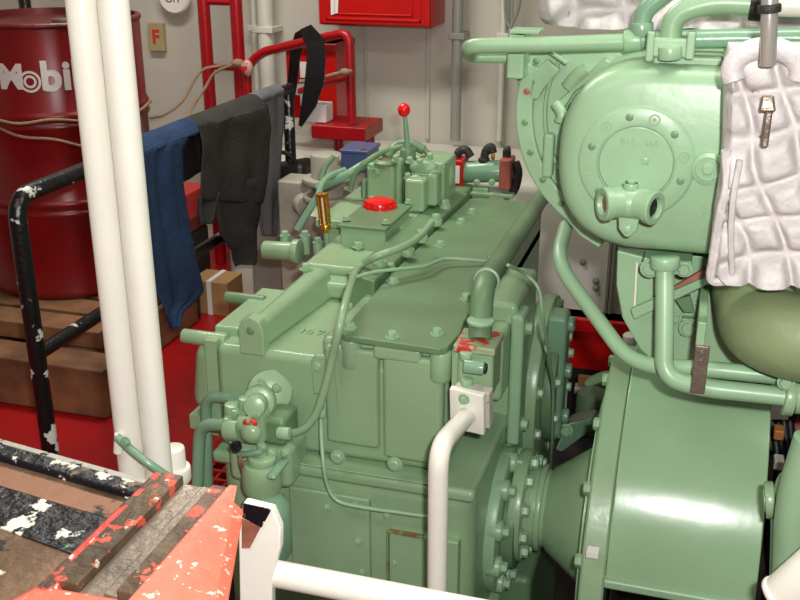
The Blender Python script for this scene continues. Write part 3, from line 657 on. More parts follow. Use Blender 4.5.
for i in range(N+1):
    an = math.radians(HA)+(math.radians(180-2*HA+20))*i/N
    c_, s_ = math.cos(an), math.sin(an)
    vs.append([m.b.verts.new((x, CY-r*c_, CZz+.045+r*s_)) for x, r in ((x0, HR), (x1, HR), (x1, HR-.012), (x0, HR-.012))])
for a, b in zip(vs, vs[1:]):
    for k in range(4): m.b.faces.new([a[k], a[(k+1)%4], b[(k+1)%4], b[k]])
m.b.faces.new(vs[0]); m.b.faces.new(vs[-1][::-1])
m.build('hood_sheet', mat('hood_gloss_green', (142, 176, 138), .22, bump=.05, bscale=14, var=.04), t, bevel=.003)
M().box((x0-.003, CY-HR-.004, CZz+.045+HR*math.sin(math.radians(HA))-.016), (x1+.003, CY-HR+.02, CZz+.045+HR*math.sin(math.radians(HA))+.004)).build('bottom_lip', GREENL, t, bevel=.006)
M().rcyl((x0+.01, CY, CZz+.045), (x0+.014, CY, CZz+.045), HR-.014, .001, 60).build('side_plate', DARK, t)
tag(M().box((x0, 1.7, -.42), (x1, 2.3, .02)).build('engine_bed', DARK, None, bevel=.01), 'dark steel bed in the bilge beneath the green hood', 'bed')

# ------------------------------------------------------------------ valve with white flange, fat green pipe and white drain pipe
t = thing('cooling_pipe', 'thick green pipe rising over the gearbox cover to a square valve', 'pipe', A(480, 340, Y=1.62))
b_ = A(480, 340, Y=1.72)
M().bend([b_, A(482, 288, Y=1.78), A(541, 198, Y=2.75), A(556, 186, Y=2.95)], .0225, .07).build('pipe_run', GREEND, t)
d_ = (A(541, 198, Y=2.75)-A(482, 288, Y=1.78)).normalized(); c = A(482, 288, Y=1.78)+d_*.055
M().rcyl(c-d_*.004, c+d_*.006, .0265, .002).build('weld_collar', GREENL, t)
M().rcyl(b_+V((0,0,.035)), b_+V((0,0,.042)), .026, .002).build('weld_collar', GREENL, t)
a = A(463, 345, Y=1.66)
lab(M().box((b_.x-.042, 1.675, b_.z-.012), (b_.x+.038, 1.765, b_.z+.004)).build('top_flange', RUSTR, t, bevel=.004), 'flange with flaked red primer')
vbz = A(475, 398, Y=1.68).z
M().box((b_.x-.036, 1.685, vbz), (b_.x+.034, 1.765, b_.z-.012)).build('valve_body', GREEN, t, bevel=.008, seg=3)
M().box((b_.x-.05, 1.70, vbz), (b_.x-.034, 1.75, b_.z-.02)).build('side_flange', GREEN, t, bevel=.003)
p = A(474, 367, Y=1.655); M().rcyl(p-V((.018,0,0)), p+V((.02,0,0)), .013, .002).build('stud', GREENT, t)
M().rcyl(p+V((.014,0,0)), p+V((.024,0,0)), .010, .001).build('stud_tip', DARK, t)
M().rcyl(A(466, 352, Y=1.67), A(466, 356, Y=1.67)-V((0,.0,.006)), .012, .002).build('boss', GREENL, t)
M().rcyl(A(467, 378, Y=1.665), A(467, 382, Y=1.665)-V((0,.0,.006)), .012, .002).build('boss', GREENL, t)
t = thing('white_drain_pipe', 'white bent pipe with square flange bolted to the gearbox valve', 'pipe', A(440, 560, Y=1.46))
f0 = A(468, 410, Y=1.648); n_ = V((-.12, -.97, -.16)).normalized(); R_ = rot_to(-n_)
u_ = V((1,0,0))-n_*n_.x; u_.normalize(); w_ = n_.cross(u_).normalized()
if w_.z < 0: w_ = -w_
def fp(a, b, d): return f0+u_*a+w_*b+n_*d
M().hull([fp(-.034,-.046,-.006), fp(.034,-.046,-.006), fp(.034,-.046,.008), fp(-.034,-.046,.008), fp(-.034,.046,-.006), fp(.034,.046,-.006), fp(.034,.046,.008), fp(-.034,.046,.008)]).build('flange', WHITEP, t, bevel=.003)
M().hull([fp(-.03,-.04,-.03), fp(.04,-.04,-.03), fp(.04,-.04,-.007), fp(-.03,-.04,-.007), fp(-.03,.042,-.03), fp(.04,.042,-.03), fp(.04,.042,-.007), fp(-.03,.042,-.007)]).build('gasket_block', mat('old_white_paint', (190, 186, 172), .5, bump=.3, chips=[((120,150,116), 20, .6)]), t, bevel=.003)
M().bolt(fp(-.004, .030, .008), n_, .008, .007).build('bolt', GREENL, t)
e = A(440, 455, Y=1.46)
M().bend([fp(0, -.008, .006), e+V((.0, -.01, .02)), V((e.x+.003, e.y-.005, -.38))], .0175, .05, 24).build('pipe_run', WHITEP, t)

# ------------------------------------------------------------------ heat exchanger behind, blue box, brass thermometer
YH = 2.98
t = thing('oil_cooler', 'small green oil cooler with red end caps and black hoses behind the gearbox', 'cooler', A(485, 200, Y=YH))
a, b = A(464, 172, Y=YH), A(502, 171, Y=YH)
M().rcyl(a, b, .034, .003, 28).build('shell', GREENT, t)
lab(M().hull([(a.x-.032, YH-.04, a.z-.045), (a.x+.006, YH-.04, a.z-.045), (a.x+.006, YH+.04, a.z-.045), (a.x-.032, YH+.04, a.z-.045), (a.x-.032, YH-.04, a.z+.045), (a.x+.006, YH-.04, a.z+.045), (a.x+.006, YH+.04, a.z+.045), (a.x-.032, YH+.04, a.z+.045)]).build('end_cap', RED, t, bevel=.006), 'bright red end cap')
lab(M().box((a.x-.024, YH-.044, a.z-.026), (a.x-.004, YH-.038, a.z+.028)).build('cap_label', PAPER, t), 'whitish label on the red end cap')
lab(M().box((b.x-.002, YH-.04, b.z-.05), (b.x+.034, YH+.04, b.z+.045)).build('end_cap', REDDULL, t, bevel=.006), 'dull red end cap')
M().rcyl(a+V((-.03,0,.045)), a+V((-.03,0,.05)), .02).build('fitting', HOSE, t)
for pts in ([A(456, 160, Y=YH), A(459, 152, Y=YH), A(466, 150, Y=YH), A(471, 157, Y=YH)], [A(484, 160, Y=YH), A(486, 151, Y=YH), A(491, 147, Y=YH), A(493, 153, Y=YH)], [A(507, 160, Y=YH), A(507, 151, Y=YH), A(510, 150, Y=YH)]):
    M().tube(pts, .013).build('hose', HOSE, t)
for px in (461, 484, 507):
    M().rcyl(A(px, 164, Y=YH), A(px, 158, Y=YH), .018, .003).build('hose_union', HOSE, t)
M().rcyl(A(493, 160, Y=YH-.02), A(493, 153, Y=YH-.02), .006).build('nipple', BRASS, t)
M().tube([A(515, 162, Y=YH), A(518, 172, Y=YH), A(516, 185, Y=YH), A(512, 193, Y=YH)], .014).build('hose', HOSE, t)
a, b = A(453, 188, Y=YH), A(516, 188, Y=YH)
M().box((a.x, YH-.05, a.z-.006), (b.x, YH+.06, a.z+.004)).build('bracket_plate', GREEN, t, bevel=.002)
a, b = A(473, 187, Y=YH-.03), A(488, 207, Y=YH-.03)
M().box((a.x, YH-.04, b.z-.1), (b.x, YH-.02, a.z)).build('bracket_upright', GREEN, t, bevel=.002)
for px in (455, 507): 
    p = A(px, 188, Y=YH); M().box((p.x-.008, YH-.01, p.z-.2), (p.x+.008, YH+.01, p.z)).build('bracket_leg', GREENT, t, bevel=.002)
for px, py in ((477, 182), (492, 182)): M().bolt(A(px, py, Y=YH-.04), (0,-1,0), .008, .008).build('bolt', GREENL, t)
# blue box
a, b = A(341, 171, Y=2.86), A(367, 153, Y=2.86)
t = thing('blue_junction_box', 'small blue steel box behind the green valve block', 'box', ((a.x+b.x)/2, 2.9, a.z))
M().box((a.x, 2.86, a.z), (b.x, 2.98, b.z)).build('body', BLUEB, t, bevel=.004)
M().box((a.x-.004, 2.855, b.z-.004), (b.x+.004, 2.985, b.z+.006)).build('lid', BLUEB, t, bevel=.003)
M().bolt((b.x-.015, 2.87, b.z+.006), (0,0,1), .006, .005).build('screw', BRASS, t)
M().rcyl((a.x, 2.93, a.z+.015), (a.x-.03, 2.93, a.z+.015), .015).build('cable_gland', GREYP, t)
M().box((a.x+.02, 2.9, -.42), (b.x-.02, 2.96, a.z)).build('stand', CREAMD, t, bevel=.003)
# brass thermometer
a, b = A(322, 194, Y=2.33), A(326, 231, Y=2.33)
t = thing('brass_thermometer', 'brass cased thermometer standing slanted on the gearbox', 'thermometer', b)
ax = (a-b).normalized()
def slab(c0, c1, hw, y0, y1):
    s_ = V((1,0,0)); s_ = (s_-ax*s_.dot(ax)).normalized(); q = []
    for c in (c0, c1):
        for sx, yy in ((-1,y0),(1,y0),(1,y1),(-1,y1)): q.append(c+s_*sx*hw+V((0,yy,0)))
    return q
M().hull(slab(b+ax*.018, a, .013, .0, .012)).build('case', BRASS, t, bevel=.002)
for sx in (-1, 1): M().tube([b+ax*.018+V((sx*.011,-.005,0)), a+V((sx*.011,-.005,0))], .0035).build('case_edge', BRASS, t)
M().tube([b+ax*.02+V((0,-.004,0)), a-ax*.008+V((0,-.004,0))], .003).build('glass_tube', GLASS, t)
M().hull(slab(a-ax*.004, a+ax*.002, .0145, -.01, .012)).build('top_cap', BRASS, t, bevel=.001)
M().lathe(b-ax*.004, ax, [(0,0),(.008,0),(.013,.006),(.013,.018),(.010,.024),(0,.024)], 20).build('base_nut', BRASS, t)
M().cyl(b-ax*.045, b-ax*.004, .008).build('socket', GREENT, t)

# cream valves and pipework between railing and gearbox
t = thing('cream_valve', 'cream painted flanged valve standing behind the brass thermometer', 'valve', A(328, 232, Y=3.1))
p = A(328, 200, Y=3.1)
M().rcyl((p.x, 3.1, .0), (p.x, 3.1, p.z+.16), .055, .006).build('body', CREAMD, t)
for dz in (.0, .06): M().rcyl((p.x, 3.1, p.z+dz), (p.x, 3.1, p.z+dz+.02), .085, .004).build('flange', CREAMD, t)
M().rcyl((p.x, 3.02, p.z-.04), (p.x, 2.96, p.z-.06), .05, .006).build('side_port', CREAMD, t)
M().rcyl((p.x+.06, 3.06, p.z-.06), (p.x+.16, 3.0, p.z-.06), .045, .006).build('side_port', CREAMD, t)
M().rcyl((p.x+.15, 3.0, p.z-.06), (p.x+.165, 2.99, p.z-.06), .065, .004).build('flange', CREAMD, t)
t = thing('cream_valve', 'cream valve block with side port, left of the brass thermometer', 'valve', A(302, 225, Y=3.1))
p = A(300, 205, Y=3.2); M().box((p.x-.06, 3.14, 0), (p.x+.03, 3.26, p.z+.1)).build('body', CREAMD, t, bevel=.01)
M().rcyl((p.x+.03, 3.15, p.z+.02), (p.x+.06, 3.12, p.z+.02), .04).build('port', CREAMD, t)

# red foundation and bits seen in the gap
a = A(572, 318, Y=3.53); b = A(630, 375, Y=3.53)
t = thing('red_foundation', 'red steel foundation box in the gap behind the gearbox', 'foundation', ((a.x+b.x)/2, 3.57, -.42))
zt, zb = A(600, 320, Y=3.53).z, A(600, 372, Y=3.53).z
M().box((a.x-.12, 3.53, zb), (b.x+.25, 3.618, zt)).build('body', RED, t, bevel=.008)
M().box((a.x-.13, 3.52, zt-.055), (b.x+.26, 3.618, zt)).build('top_edge', RED, t, bevel=.006)
M().box((a.x, 3.55, -.42), (b.x+.1, 3.6, zb)).build('plinth', DARK, t)
M().rcyl(A(632, 334, Y=3.15), A(633, 350, Y=3.15), .03).build('white_lug', TANKW, t)
t = thing('bilge_pipework', 'cluster of small grey and green pipes low in the gap under the red box', 'pipework', A(600, 400, Y=2.9))
M().rcyl(A(604, 392, Y=2.9), A(597, 378, Y=2.9), .045).build('valve_bonnet', GREEND, t)
M().rcyl(A(590, 430, Y=2.8), A(594, 392, Y=2.8), .05, .01).build('valve_body', GREEND, t)
M().tube([A(575, 388, Y=3.0), A(600, 393, Y=3.0), A(632, 405, Y=3.0)], .018).build('pipe', GREYP, t)
M().tube([A(580, 399, Y=2.95), A(605, 404, Y=2.95), A(632, 418, Y=2.95)], .018).build('pipe', TANKW, t)
M().tube([A(582, 412, Y=2.9), A(632, 430, Y=2.9)], .014).build('pipe', GREYP, t)
M().box(tuple(A(584, 384, Y=2.98)-V((.02,0,.01))), tuple(A(590, 381, Y=2.98)+V((.01,.02,.01)))).build('tag', ORG, t)
t = thing('angled_cover', 'tilted green plate cover beside the coupling cone', 'cover', A(570, 430, Y=2.45))
q = [A(566, 424, Y=2.4), A(592, 419, Y=2.4), A(599, 424, Y=2.5), A(563, 452, Y=2.35), A(555, 450, Y=2.35)]
M().prism(q, (.0,.12,-.03)).build('plate', GREENT, t, bevel=.006)
for px, py in ((600, 422), (566, 430)): M().bolt(A(px, py, Y=2.38), (0,-1,0), .014, .012).build('bolt', GREENL, t)

# ------------------------------------------------------------------ gear oil pump cluster at the lower left
t = thing('oil_pump', 'green oil pump with wet fittings on the left front of the gearbox', 'pump', A(250, 520, Y=1.62))
def rc(p, q, r, e=.003, mt=GREEN, nm='port'): return M().rcyl(p, q, r, e).build(nm, mt, t)
rc(A(262, 398, Y=1.74), A(258, 403, Y=1.66), .034, .006, nm='drive_boss'); rc(A(258, 403, Y=1.665), A(254, 407, Y=1.61), .022, .004, nm='drive_cap')
rc(A(270, 392, Y=1.745), A(270, 392, Y=1.715), .048, .008, nm='drive_flange')
for px, py in ((277, 388), (281, 411), (262, 384)): M().bolt(A(px, py, Y=1.715), (0,-1,0), .008, .006).build('bolt', GREENL, t)
m = M(); pbox(m, 224, 412, 262, 446, 1.62, .09); m.build('pump_body', GREEN, t, bevel=.016, seg=3)
m = M(); pbox(m, 262, 420, 284, 446, 1.64, .08); m.build('valve_block', GREEND, t, bevel=.010, seg=3)
m = M(); pbox(m, 228, 446, 290, 486, 1.64, .1); m.build('lower_body', GREEN, t, bevel=.016, seg=3)
rc(A(226, 430, Y=1.60), A(240, 430, Y=1.60), .022); rc(A(240, 424, Y=1.60), A(252, 424, Y=1.60), .017)
rc(A(232, 404, Y=1.64), A(232, 420, Y=1.64), .016); rc(A(244, 398, Y=1.64), A(244, 416, Y=1.64), .012)
rc(A(278, 433, Y=1.63), A(290, 434, Y=1.63), .013, .002, GREENL, 'union')
M().ball(A(251, 433, Y=1.585), .022, (1,.7,1)).build('domed_cap', GREEN, t)
lab(M().lathe(A(237, 446, Y=1.575), (0,-1,.2), [(0,0),(.011,0),(.012,.004),(.011,.010),(.006,.010),(.006,.004),(0,.004)], 20).build('drain_port', BLACK, t), 'black open drain port')
lab(M().ball(A(250, 423, Y=1.585), .012, (1.3,.5,1)).build('flaked_spot', RUSTR, t), 'flaked red primer on the pump')
for px, py in ((228, 420), (234, 440), (262, 446), (258, 414), (272, 452), (286, 452), (246, 451), (236, 412)):
    M().bolt(A(px, py, Y=1.615), (0,-1,0), .0075, .008).build('bolt', GREENL, t)
t2 = t
M().rcyl(A(262, 492, Y=1.60), A(262, 462, Y=1.60), .04, .014).build('round_filter', GREEN, t)
M().rcyl(A(262, 464, Y=1.60), A(262, 456, Y=1.60), .028, .004).build('filter_neck', GREEN, t)
M().box(tuple(A(266, 480, Y=1.545)), tuple(A(286, 462, Y=1.6)+V((0,.02,0)))).build('filter_lug', GREENT, t, bevel=.01, seg=3)
M().lathe(A(266, 512, Y=1.58), (0,0,1), [(0,-.1),(.044,-.1),(.05,-.09),(.05,0),(.046,.02),(.03,.035),(0,.04)], 32).build('filter_bowl', GREENT, t)
rc(A(246, 462, Y=1.6), A(246, 474, Y=1.6), .010, .002, CHROME, 'spindle')
M().rcyl(A(238, 455, Y=1.59), A(262, 452, Y=1.59), .006).build('spindle_arm', GREENT, t)
M().tube([A(243, 475, Y=1.6), A(240, 460, Y=1.58), A(244, 452, Y=1.6)], .0035).build('wire', RUSTO, t)
t = thing('suction_pipe', 'green suction pipe bending down beside the oil pump, outermost', 'pipe', A(205, 430, Y=1.72))
M().bend([A(232, 398, Y=1.70), A(206, 396, Y=1.72), A(208, 500, Y=1.72), A(208, 600, Y=1.72)], .012, .04).build('pipe_run', GREENT, t)
t = thing('return_pipe', 'green return pipe bending down from the oil pump, nearer of the two', 'pipe', A(198, 450, Y=1.64))
M().bend([A(228, 425, Y=1.62), A(200, 424, Y=1.64), A(197, 500, Y=1.64), A(197, 600, Y=1.64)], .013, .05).build('pipe_run', GREENT, t)

# ------------------------------------------------------------------ engine end with round housing (upper right)
YE = 1.80
EN = thing('engine', 'large pale green marine engine end with round housing, right of the photo', 'engine', (.1, 2.0, .5))
c = A(655, 115, Y=YE); RRt = (A(655, 115, Y=YE)-A(517, 115, Y=YE)).length
# backing plate outline: arc from bottom round the left, then the straight shoulder
pts = []
for k in range(31):
    an = math.radians(-75-k*105/30); pts.append(V((c.x+RRt*math.cos(an), YE, c.z+RRt*math.sin(an))))
for px, py in ((518, 90), (514, 60), (530, 48), (620, 42), (700, 40)): pts.append(A(px, py, Y=YE))
pts += [V((c.x+.62, YE, c.z+.18)), V((c.x+.62, YE, c.z-RRt+.01))]
M().prism(pts, (0,.05,0)).build('end_plate', GREENL, EN, bevel=.004)
M().box((c.x-.12, YE+.05, c.z-.23), (c.x+1.2, 3.1, c.z+.09)).build('engine_block', GREEND, EN, bevel=.01)
# raised ring on the plate
def arc_strip(r0, r1, a0, a1, y0, y1, cx=c.x, cz=c.z, n=40):
    m = M(); vs = []
    for k in range(n+1):
        an = math.radians(a0+(a1-a0)*k/n); ca, sa = math.cos(an), math.sin(an)
        vs.append([m.b.verts.new((cx+r*ca, y, cz+r*sa)) for r, y in ((r0, y1), (r0, y0), (r1, y0), (r1, y1))])
    for a, b in zip(vs, vs[1:]):
        for k in range(4): m.b.faces.new([a[k], a[(k+1)%4], b[(k+1)%4], b[k]])
    m.b.faces.new(vs[0]); m.b.faces.new(vs[-1][::-1]); return m
arc_strip(RRt-.03, RRt+.001, 160, 285, YE-.012, YE+.01).build('outer_rim', GREENL, EN, bevel=.004)
arc_strip(RRt-.055, RRt-.048, 150, 280, YE-.010, YE+.004).build('inner_rim', GREEN, EN, bevel=.003)
for k in range(9):
    an = math.radians(158+k*14); r = RRt-.016; p = V((c.x+r*math.cos(an), YE-.012, c.z+r*math.sin(an)))
    M().rcyl(p+V((0,.004,0)), p-V((0,.0015,0)), .006, .001, 14).build('rim_screw', GREEND if k != 1 else REDDULL, EN)
# shoulder ribs on plate
M().prism([A(532, 72, Y=YE), A(548, 58, Y=YE), A(562, 69, Y=YE), A(545, 88, Y=YE), A(538, 100, Y=YE), A(528, 96, Y=YE)], (0,-.012,0)).build('shoulder_pad', GREENL, EN, bevel=.004)
M().hull([V((x, y, z)) for x, y, z in [(*A(550, 55, Y=YE-.012),)]*0] or [A(549, 54, Y=YE-.03), A(566, 66, Y=YE-.03), A(566, 66, Y=YE), A(549, 54, Y=YE), A(551, 50, Y=YE-.03), A(569, 62, Y=YE-.03), A(569, 62, Y=YE), A(551, 50, Y=YE)]).build('shoulder_bar', GREENL, EN, bevel=.003)
m = M().tube([A(568, 88, Y=YE-.008), A(578, 76, Y=YE-.008), A(588, 70, Y=YE-.008)], .014); m.build('slot_boss', GREEN, EN)
M().tube([A(556, 104, Y=YE-.02), A(562, 114, Y=YE-.03), A(560, 122, Y=YE-.03)], .010).build('lug', GREENL, EN)
M().prism([A(556, 103, Y=YE-.02), A(605, 58, Y=YE-.02), A(616, 64, Y=YE-.02), A(575, 92, Y=YE-.02), A(562, 112, Y=YE-.02)], (0,.03,0)).build('gusset', GREEN, EN, bevel=.004)
M().box(tuple(A(541, 178, Y=YE-.02)), tuple(A(556, 132, Y=YE)+V((0,.01,0)))).build('side_boss', GREENL, EN, bevel=.006)
M().prism([A(556, 200, Y=YE-.01), A(562, 196, Y=YE-.01), A(604, 243, Y=YE-.01), A(598, 248, Y=YE-.01), A(580, 236, Y=YE-.01), A(560, 213, Y=YE-.01)], (0,.02,0)).build('lower_rib', GREENL, EN, bevel=.003)
# rounded main cover
YC = 1.60
cl = A(652, 160, Y=YC); rr = abs(A(652, 66, Y=YC).z-A(652, 255, Y=YC).z)/2; cl.z = (A(652, 66, Y=YC).z+A(652, 255, Y=YC).z)/2
XE = A(800, 150, Y=YC).x+.1
def stadium(r, y, xr=XE, n=28):
    o = []
    for k in range(n+1):
        an = math.radians(90+180*k/n); sx = 1.0
        ca, sa = math.cos(an), math.sin(an)
        # squarer shoulders than a circle
        q = (abs(ca)**2.5+abs(sa)**2.5)**(-1/2.5)
        o.append(V((cl.x+r*ca*q, y, cl.z+r*sa*q)))
    return o+[V((xr, y, cl.z-r)), V((xr, y, cl.z+r))]
m = M(); rings = []
prof = [(rr, YE), (rr, YC+.035), (rr-.003, YC+.022), (rr-.009, YC+.011), (rr-.018, YC+.004), (rr-.03, YC)]
for r, y in prof: rings.append([m.b.verts.new(p) for p in stadium(r, y)])
for a, b in zip(rings, rings[1:]):
    for k in range(len(a)): m.b.faces.new([a[k], a[(k+1)%len(a)], b[(k+1)%len(a)], b[k]])
m.b.faces.new(rings[-1]); m.build('main_cover', GREENL, EN, sharp=60)
# round inspection cover
ic = A(636, 163, Y=YC); 
rs_ = (A(636, 163, Y=YC)-A(580, 163, Y=YC)).length
M().lathe((ic.x, YC+.004, ic.z), (0,-1,0), [(0,0),(rs_+.006,0),(rs_+.002,.006),(rs_-.002,.008),(rs_*.70,.008),(rs_*.695,.0035),(rs_*.67,.003),(rs_*.66,.008),(rs_*.64,.010),(0,.011)], 64).build('round_cover', GREENL, EN, sharp=30)
for k in range(12):
    an = math.radians(k*30+12); r = rs_*.84; p = V((ic.x+r*math.cos(an), YC-.003, ic.z+r*math.sin(an)))
    if k % 2: M().rcyl(p+V((0,.002,0)), p-V((0,.003,0)), .006, .001, 14).build('cover_screw', GREEND, EN)
    else: M().lathe(p, (0,-1,0), [(0,.0),(.009,0),(.009,.002),(.0065,.002),(.0065,.0),(.003,.0),(.003,.002),(0,.002)], 18).build('cover_bolt', GREEN, EN)
text_mesh('B10 - 268', .015, 'cast_letters', GREEN, EN, lambda q: V((ic.x+q.x+.003, YC-.0065-q.z, ic.z+.034+q.y)), .0012)
p = A(645, 161, Y=YC-.006); M().rcyl(p, p-V((0,.003,0)), .006, .001).build('cover_screw', GREEN, EN)
p = A(708, 168, Y=YC)
M().lathe((p.x, YC, p.z), (0,-1,0), [(0,0),(.026,0),(.025,.008),(.019,.010),(.0185,.006),(.014,.006),(0,.006)], 32).build('boss', GREENL, EN)
M().bolt((p.x, YC-.006, p.z), (0,-1,0), .009, .006).build('boss_bolt', GREENL, EN)
text_mesh('9', .026, 'cast_digit', GREEN, EN, lambda q: V((A(704, 212, Y=YC).x+q.x, YC-q.z, A(704, 212, Y=YC).z+q.y)), .002)
text_mesh('2', .026, 'cast_digit', GREEN, EN, lambda q: V((A(703, 234, Y=YC).x+q.x, YC-q.z, A(703, 234, Y=YC).z+q.y)), .002)
M().box(tuple(A(652, 66, Y=YC+.04)-V((0,0,.004))), tuple(A(724, 60, Y=YC+.04)+V((0,.14,.004)))).build('top_ledge', GREENL, EN, bevel=.005)
for px, py in ((668, 61), (716, 60)): M().rcyl(A(px, py+1, Y=YC+.06), A(px, py-5, Y=YC+.06), .01).build('ledge_bolt', GREENL, EN)
# T fitting
YT = 1.545
a, b = A(606, 203, Y=YT), A(654, 203, Y=YT); zc_ = (a.z+b.z)/2; a.z = b.z = zc_
mid = (a+b)/2
TF = M().rcyl(mid-V((.03,0,0)), mid+V((.03,0,0)), .0245, .008, 36).build('tee_fitting', GREENL, EN)
for sg, nm, mt_, lt in ((-1, 'left', RUSTO, 'rusty left port'), (1, 'right', DARK, 'dark right port')):
    dd = V((sg*.86, -.5, 0)).normalized(); q0 = mid+V((sg*.006, 0, 0))
    M().lathe(q0, dd, [(0,0),(.0225,0),(.0225,.026),(.026,.028),(.0265,.038),(.0245,.040),(.017,.040),(.015,.036),(.0145,.022),(0,.022)], 36).build('port', GREENL, TF, sharp=30)
    lab(M().rcyl(q0+dd*.020, q0+dd*.033, .0150, .001).build('port_thread', mt_, TF), lt)
M().rcyl((mid.x, YT, zc_+.018), (mid.x, YT, zc_+.032), .012, .002).bolt((mid.x, YT, zc_+.030), (0,0,1), .008, .005).build('top_plug', GREENL, TF)
cx_ = (a.x+b.x)/2+.001
M().prism([(cx_-.017, YT+.01, zc_-.015), (cx_-.014, YT+.01, zc_-.04), (cx_-.004, YT+.01, zc_-.052), (cx_+.004, YT+.01, zc_-.052), (cx_+.014, YT+.01, zc_-.04), (cx_+.017, YT+.01, zc_-.015)], (0,-.022,0)).build('foot_tongue', GREENL, TF, bevel=.003)
M().bolt((cx_, YT-.012, zc_-.038), (0,-1,0), .007, .004).build('tongue_bolt', GREENL, TF)
M().cyl((cx_, YT, zc_), (cx_, YC+.01, zc_), .018).build('stem', GREENL, TF)
# lower legs, brackets and plates beneath the housing
M().box(tuple(A(662, 372, Y=1.74)), tuple(A(770, 262, Y=1.74)+V((0,.02,0)))).build('lower_plate', GREENL, EN, bevel=.003)
M().prism([A(617, 250, Y=1.68), A(664, 262, Y=1.68), A(664, 372, Y=1.68), A(640, 350, Y=1.68), A(622, 318, Y=1.68), A(616, 285, Y=1.68)], (0,.03,0)).build('side_bracket', GREENL, EN, bevel=.004)
M().tube([A(637, 262, Y=1.675), A(634, 318, Y=1.675)], .002).build('weld_bead', WHITEP, EN)
M().prism([A(630, 310, Y=1.66), A(708, 276, Y=1.66), A(712, 283, Y=1.66), A(634, 320, Y=1.66)], (0,.015,0)).build('diagonal_strut', GREENL, EN, bevel=.003)
M().prism([A(672, 288, Y=1.67), A(706, 268, Y=1.67), A(708, 275, Y=1.67), A(674, 296, Y=1.67)], (0,.01,0)).build('rusty_strap', RUSTO, EN, bevel=.001)
M().prism([A(676, 300, Y=1.69), A(690, 296, Y=1.69), A(694, 312, Y=1.69), A(684, 312, Y=1.69)], (0,.01,0)).build('small_wedge', GREEND, EN)
M().box(tuple(A(680, 336, Y=1.72)), tuple(A(698, 320, Y=1.72)+V((0,.02,0)))).build('bolt_pad', GREENL, EN, bevel=.003)
M().bolt(A(688, 328, Y=1.718), (0,-1,0), .012, .008).build('bolt', GREENL, EN)
M().bolt(A(676, 318, Y=1.73), (0,-1,0), .008, .006).build('bolt', GREENL, EN)
M().bolt(A(692, 307, Y=1.73), (0,-1,0), .009, .006).build('bolt', GREENL, EN)
M().box(tuple(A(642, 272, Y=1.62)), tuple(A(692, 262, Y=1.62)+V((0,.15,0)))).build('flange_lip', GREENL, EN, bevel=.003)
M().bolt(A(650, 268, Y=1.615), (0,-1,0), .012, .008).build('bolt', GREENL, EN)
M().bolt(A(684, 269, Y=1.615), (0,-1,0), .010, .008).build('bolt', GREENL, EN)
p = A(701, 335, Y=1.60)
_x = A(700, 370, Y=1.505).x
lab(M().box((_x-.011, 1.505, A(700, 394, Y=1.505).z), (_x+.011, 1.511, A(700, 346, Y=1.505).z)).build('strap', STEEL, EN, bevel=.002), 'bare grey steel strap')
M().box(tuple(A(695, 348, Y=1.511)), tuple(A(707, 323, Y=1.511)+V((0,.22,0)))).build('strap_foot', GREENL, EN, bevel=.002)
for py in (352, 362): M().bolt(V((_x, 1.504, A(701, py, Y=1.504).z)), (0,-1,0), .004, .004).build('strap_bolt', STEEL, EN)

# pipes round the engine
t = thing('lower_cooling_pipe', 'green pipe sweeping from the round housing down across the hood', 'pipe', A(600, 330, Y=1.66))
M().bend([A(566, 226, Y=1.88), A(556, 262, Y=1.76), A(632, 366, Y=1.60), A(700, 368, Y=1.57), A(850, 384, Y=1.57)], .0135, .09, 24).build('pipe_run', GREENL, t)
t = thing('upper_cooling_pipe', 'green pipe dropping from the cover and turning right over the hood', 'pipe', A(690, 380, Y=1.54))
M().bend([A(665, 262, Y=1.60), A(664, 378, Y=1.545), A(705, 388, Y=1.53), A(790, 397, Y=1.53)], .015, .075, 24).build('pipe_run', GREENL, t)
M().rcyl(A(665, 256, Y=1.60), A(665, 268, Y=1.60), .024).build('socket', GREENL, t)
M().rcyl(A(784, 396, Y=1.53), A(795, 398, Y=1.53), .03, .003).build('flange', GREEN, t)
M().rcyl(A(795, 396, Y=1.53), A(850, 400, Y=1.53), .028, .003).build('valve_end', GREEN, t)
M().bolt(A(786, 382, Y=1.51), (0,-1,0), .010, .008).build('bolt', GREENL, t)
t = thing('exhaust_elbow', 'fat olive green elbow pipe below the silver lagging', 'pipe', A(770, 330, Y=1.50))
M().bend([A(900, 350, Y=1.50), A(768, 335, Y=1.51), A(754, 305, Y=1.66), A(744, 240, Y=1.80)], .066, .12, 40).build('elbow', OLIVE, t)
t = thing('upper_header_pipe', 'green horizontal pipe along the top of the round housing', 'pipe', A(560, 45, Y=1.72))
M().bend([A(530, 56, Y=1.80), A(470, 56, Y=1.80), A(468, 46, Y=1.70), A(560, 44, Y=1.70), A(640, 41, Y=1.70)], .0128, .03, 24).build('pipe_run', GREENL, t)
M().bend([A(642, 40, Y=1.70), A(770, 38, Y=1.70), A(860, 37, Y=1.70)], .015, .03, 24).build('pipe_run', GREENT, t)
M().rcyl(A(624, 41, Y=1.70), A(642, 40, Y=1.70), .0175, .003).build('tee_collar', GREENL, t)
M().bend([A(642, 40, Y=1.70), A(642, 12, Y=1.70), A(668, -8, Y=1.70), A(700, -30, Y=1.70)], .0145, .05, 24).build('branch', GREENT, t)
M().rcyl(A(642, 36, Y=1.70), A(642, 22, Y=1.70), .018, .003).build('branch_collar', GREENT, t)
a_ = A(510, 32, Y=1.76); b_2 = A(525, 78, Y=1.76)
M().box((a_.x, 1.74, b_2.z), (b_2.x, 1.80, a_.z)).build('clip_bracket', GREENL, t, bevel=.004)
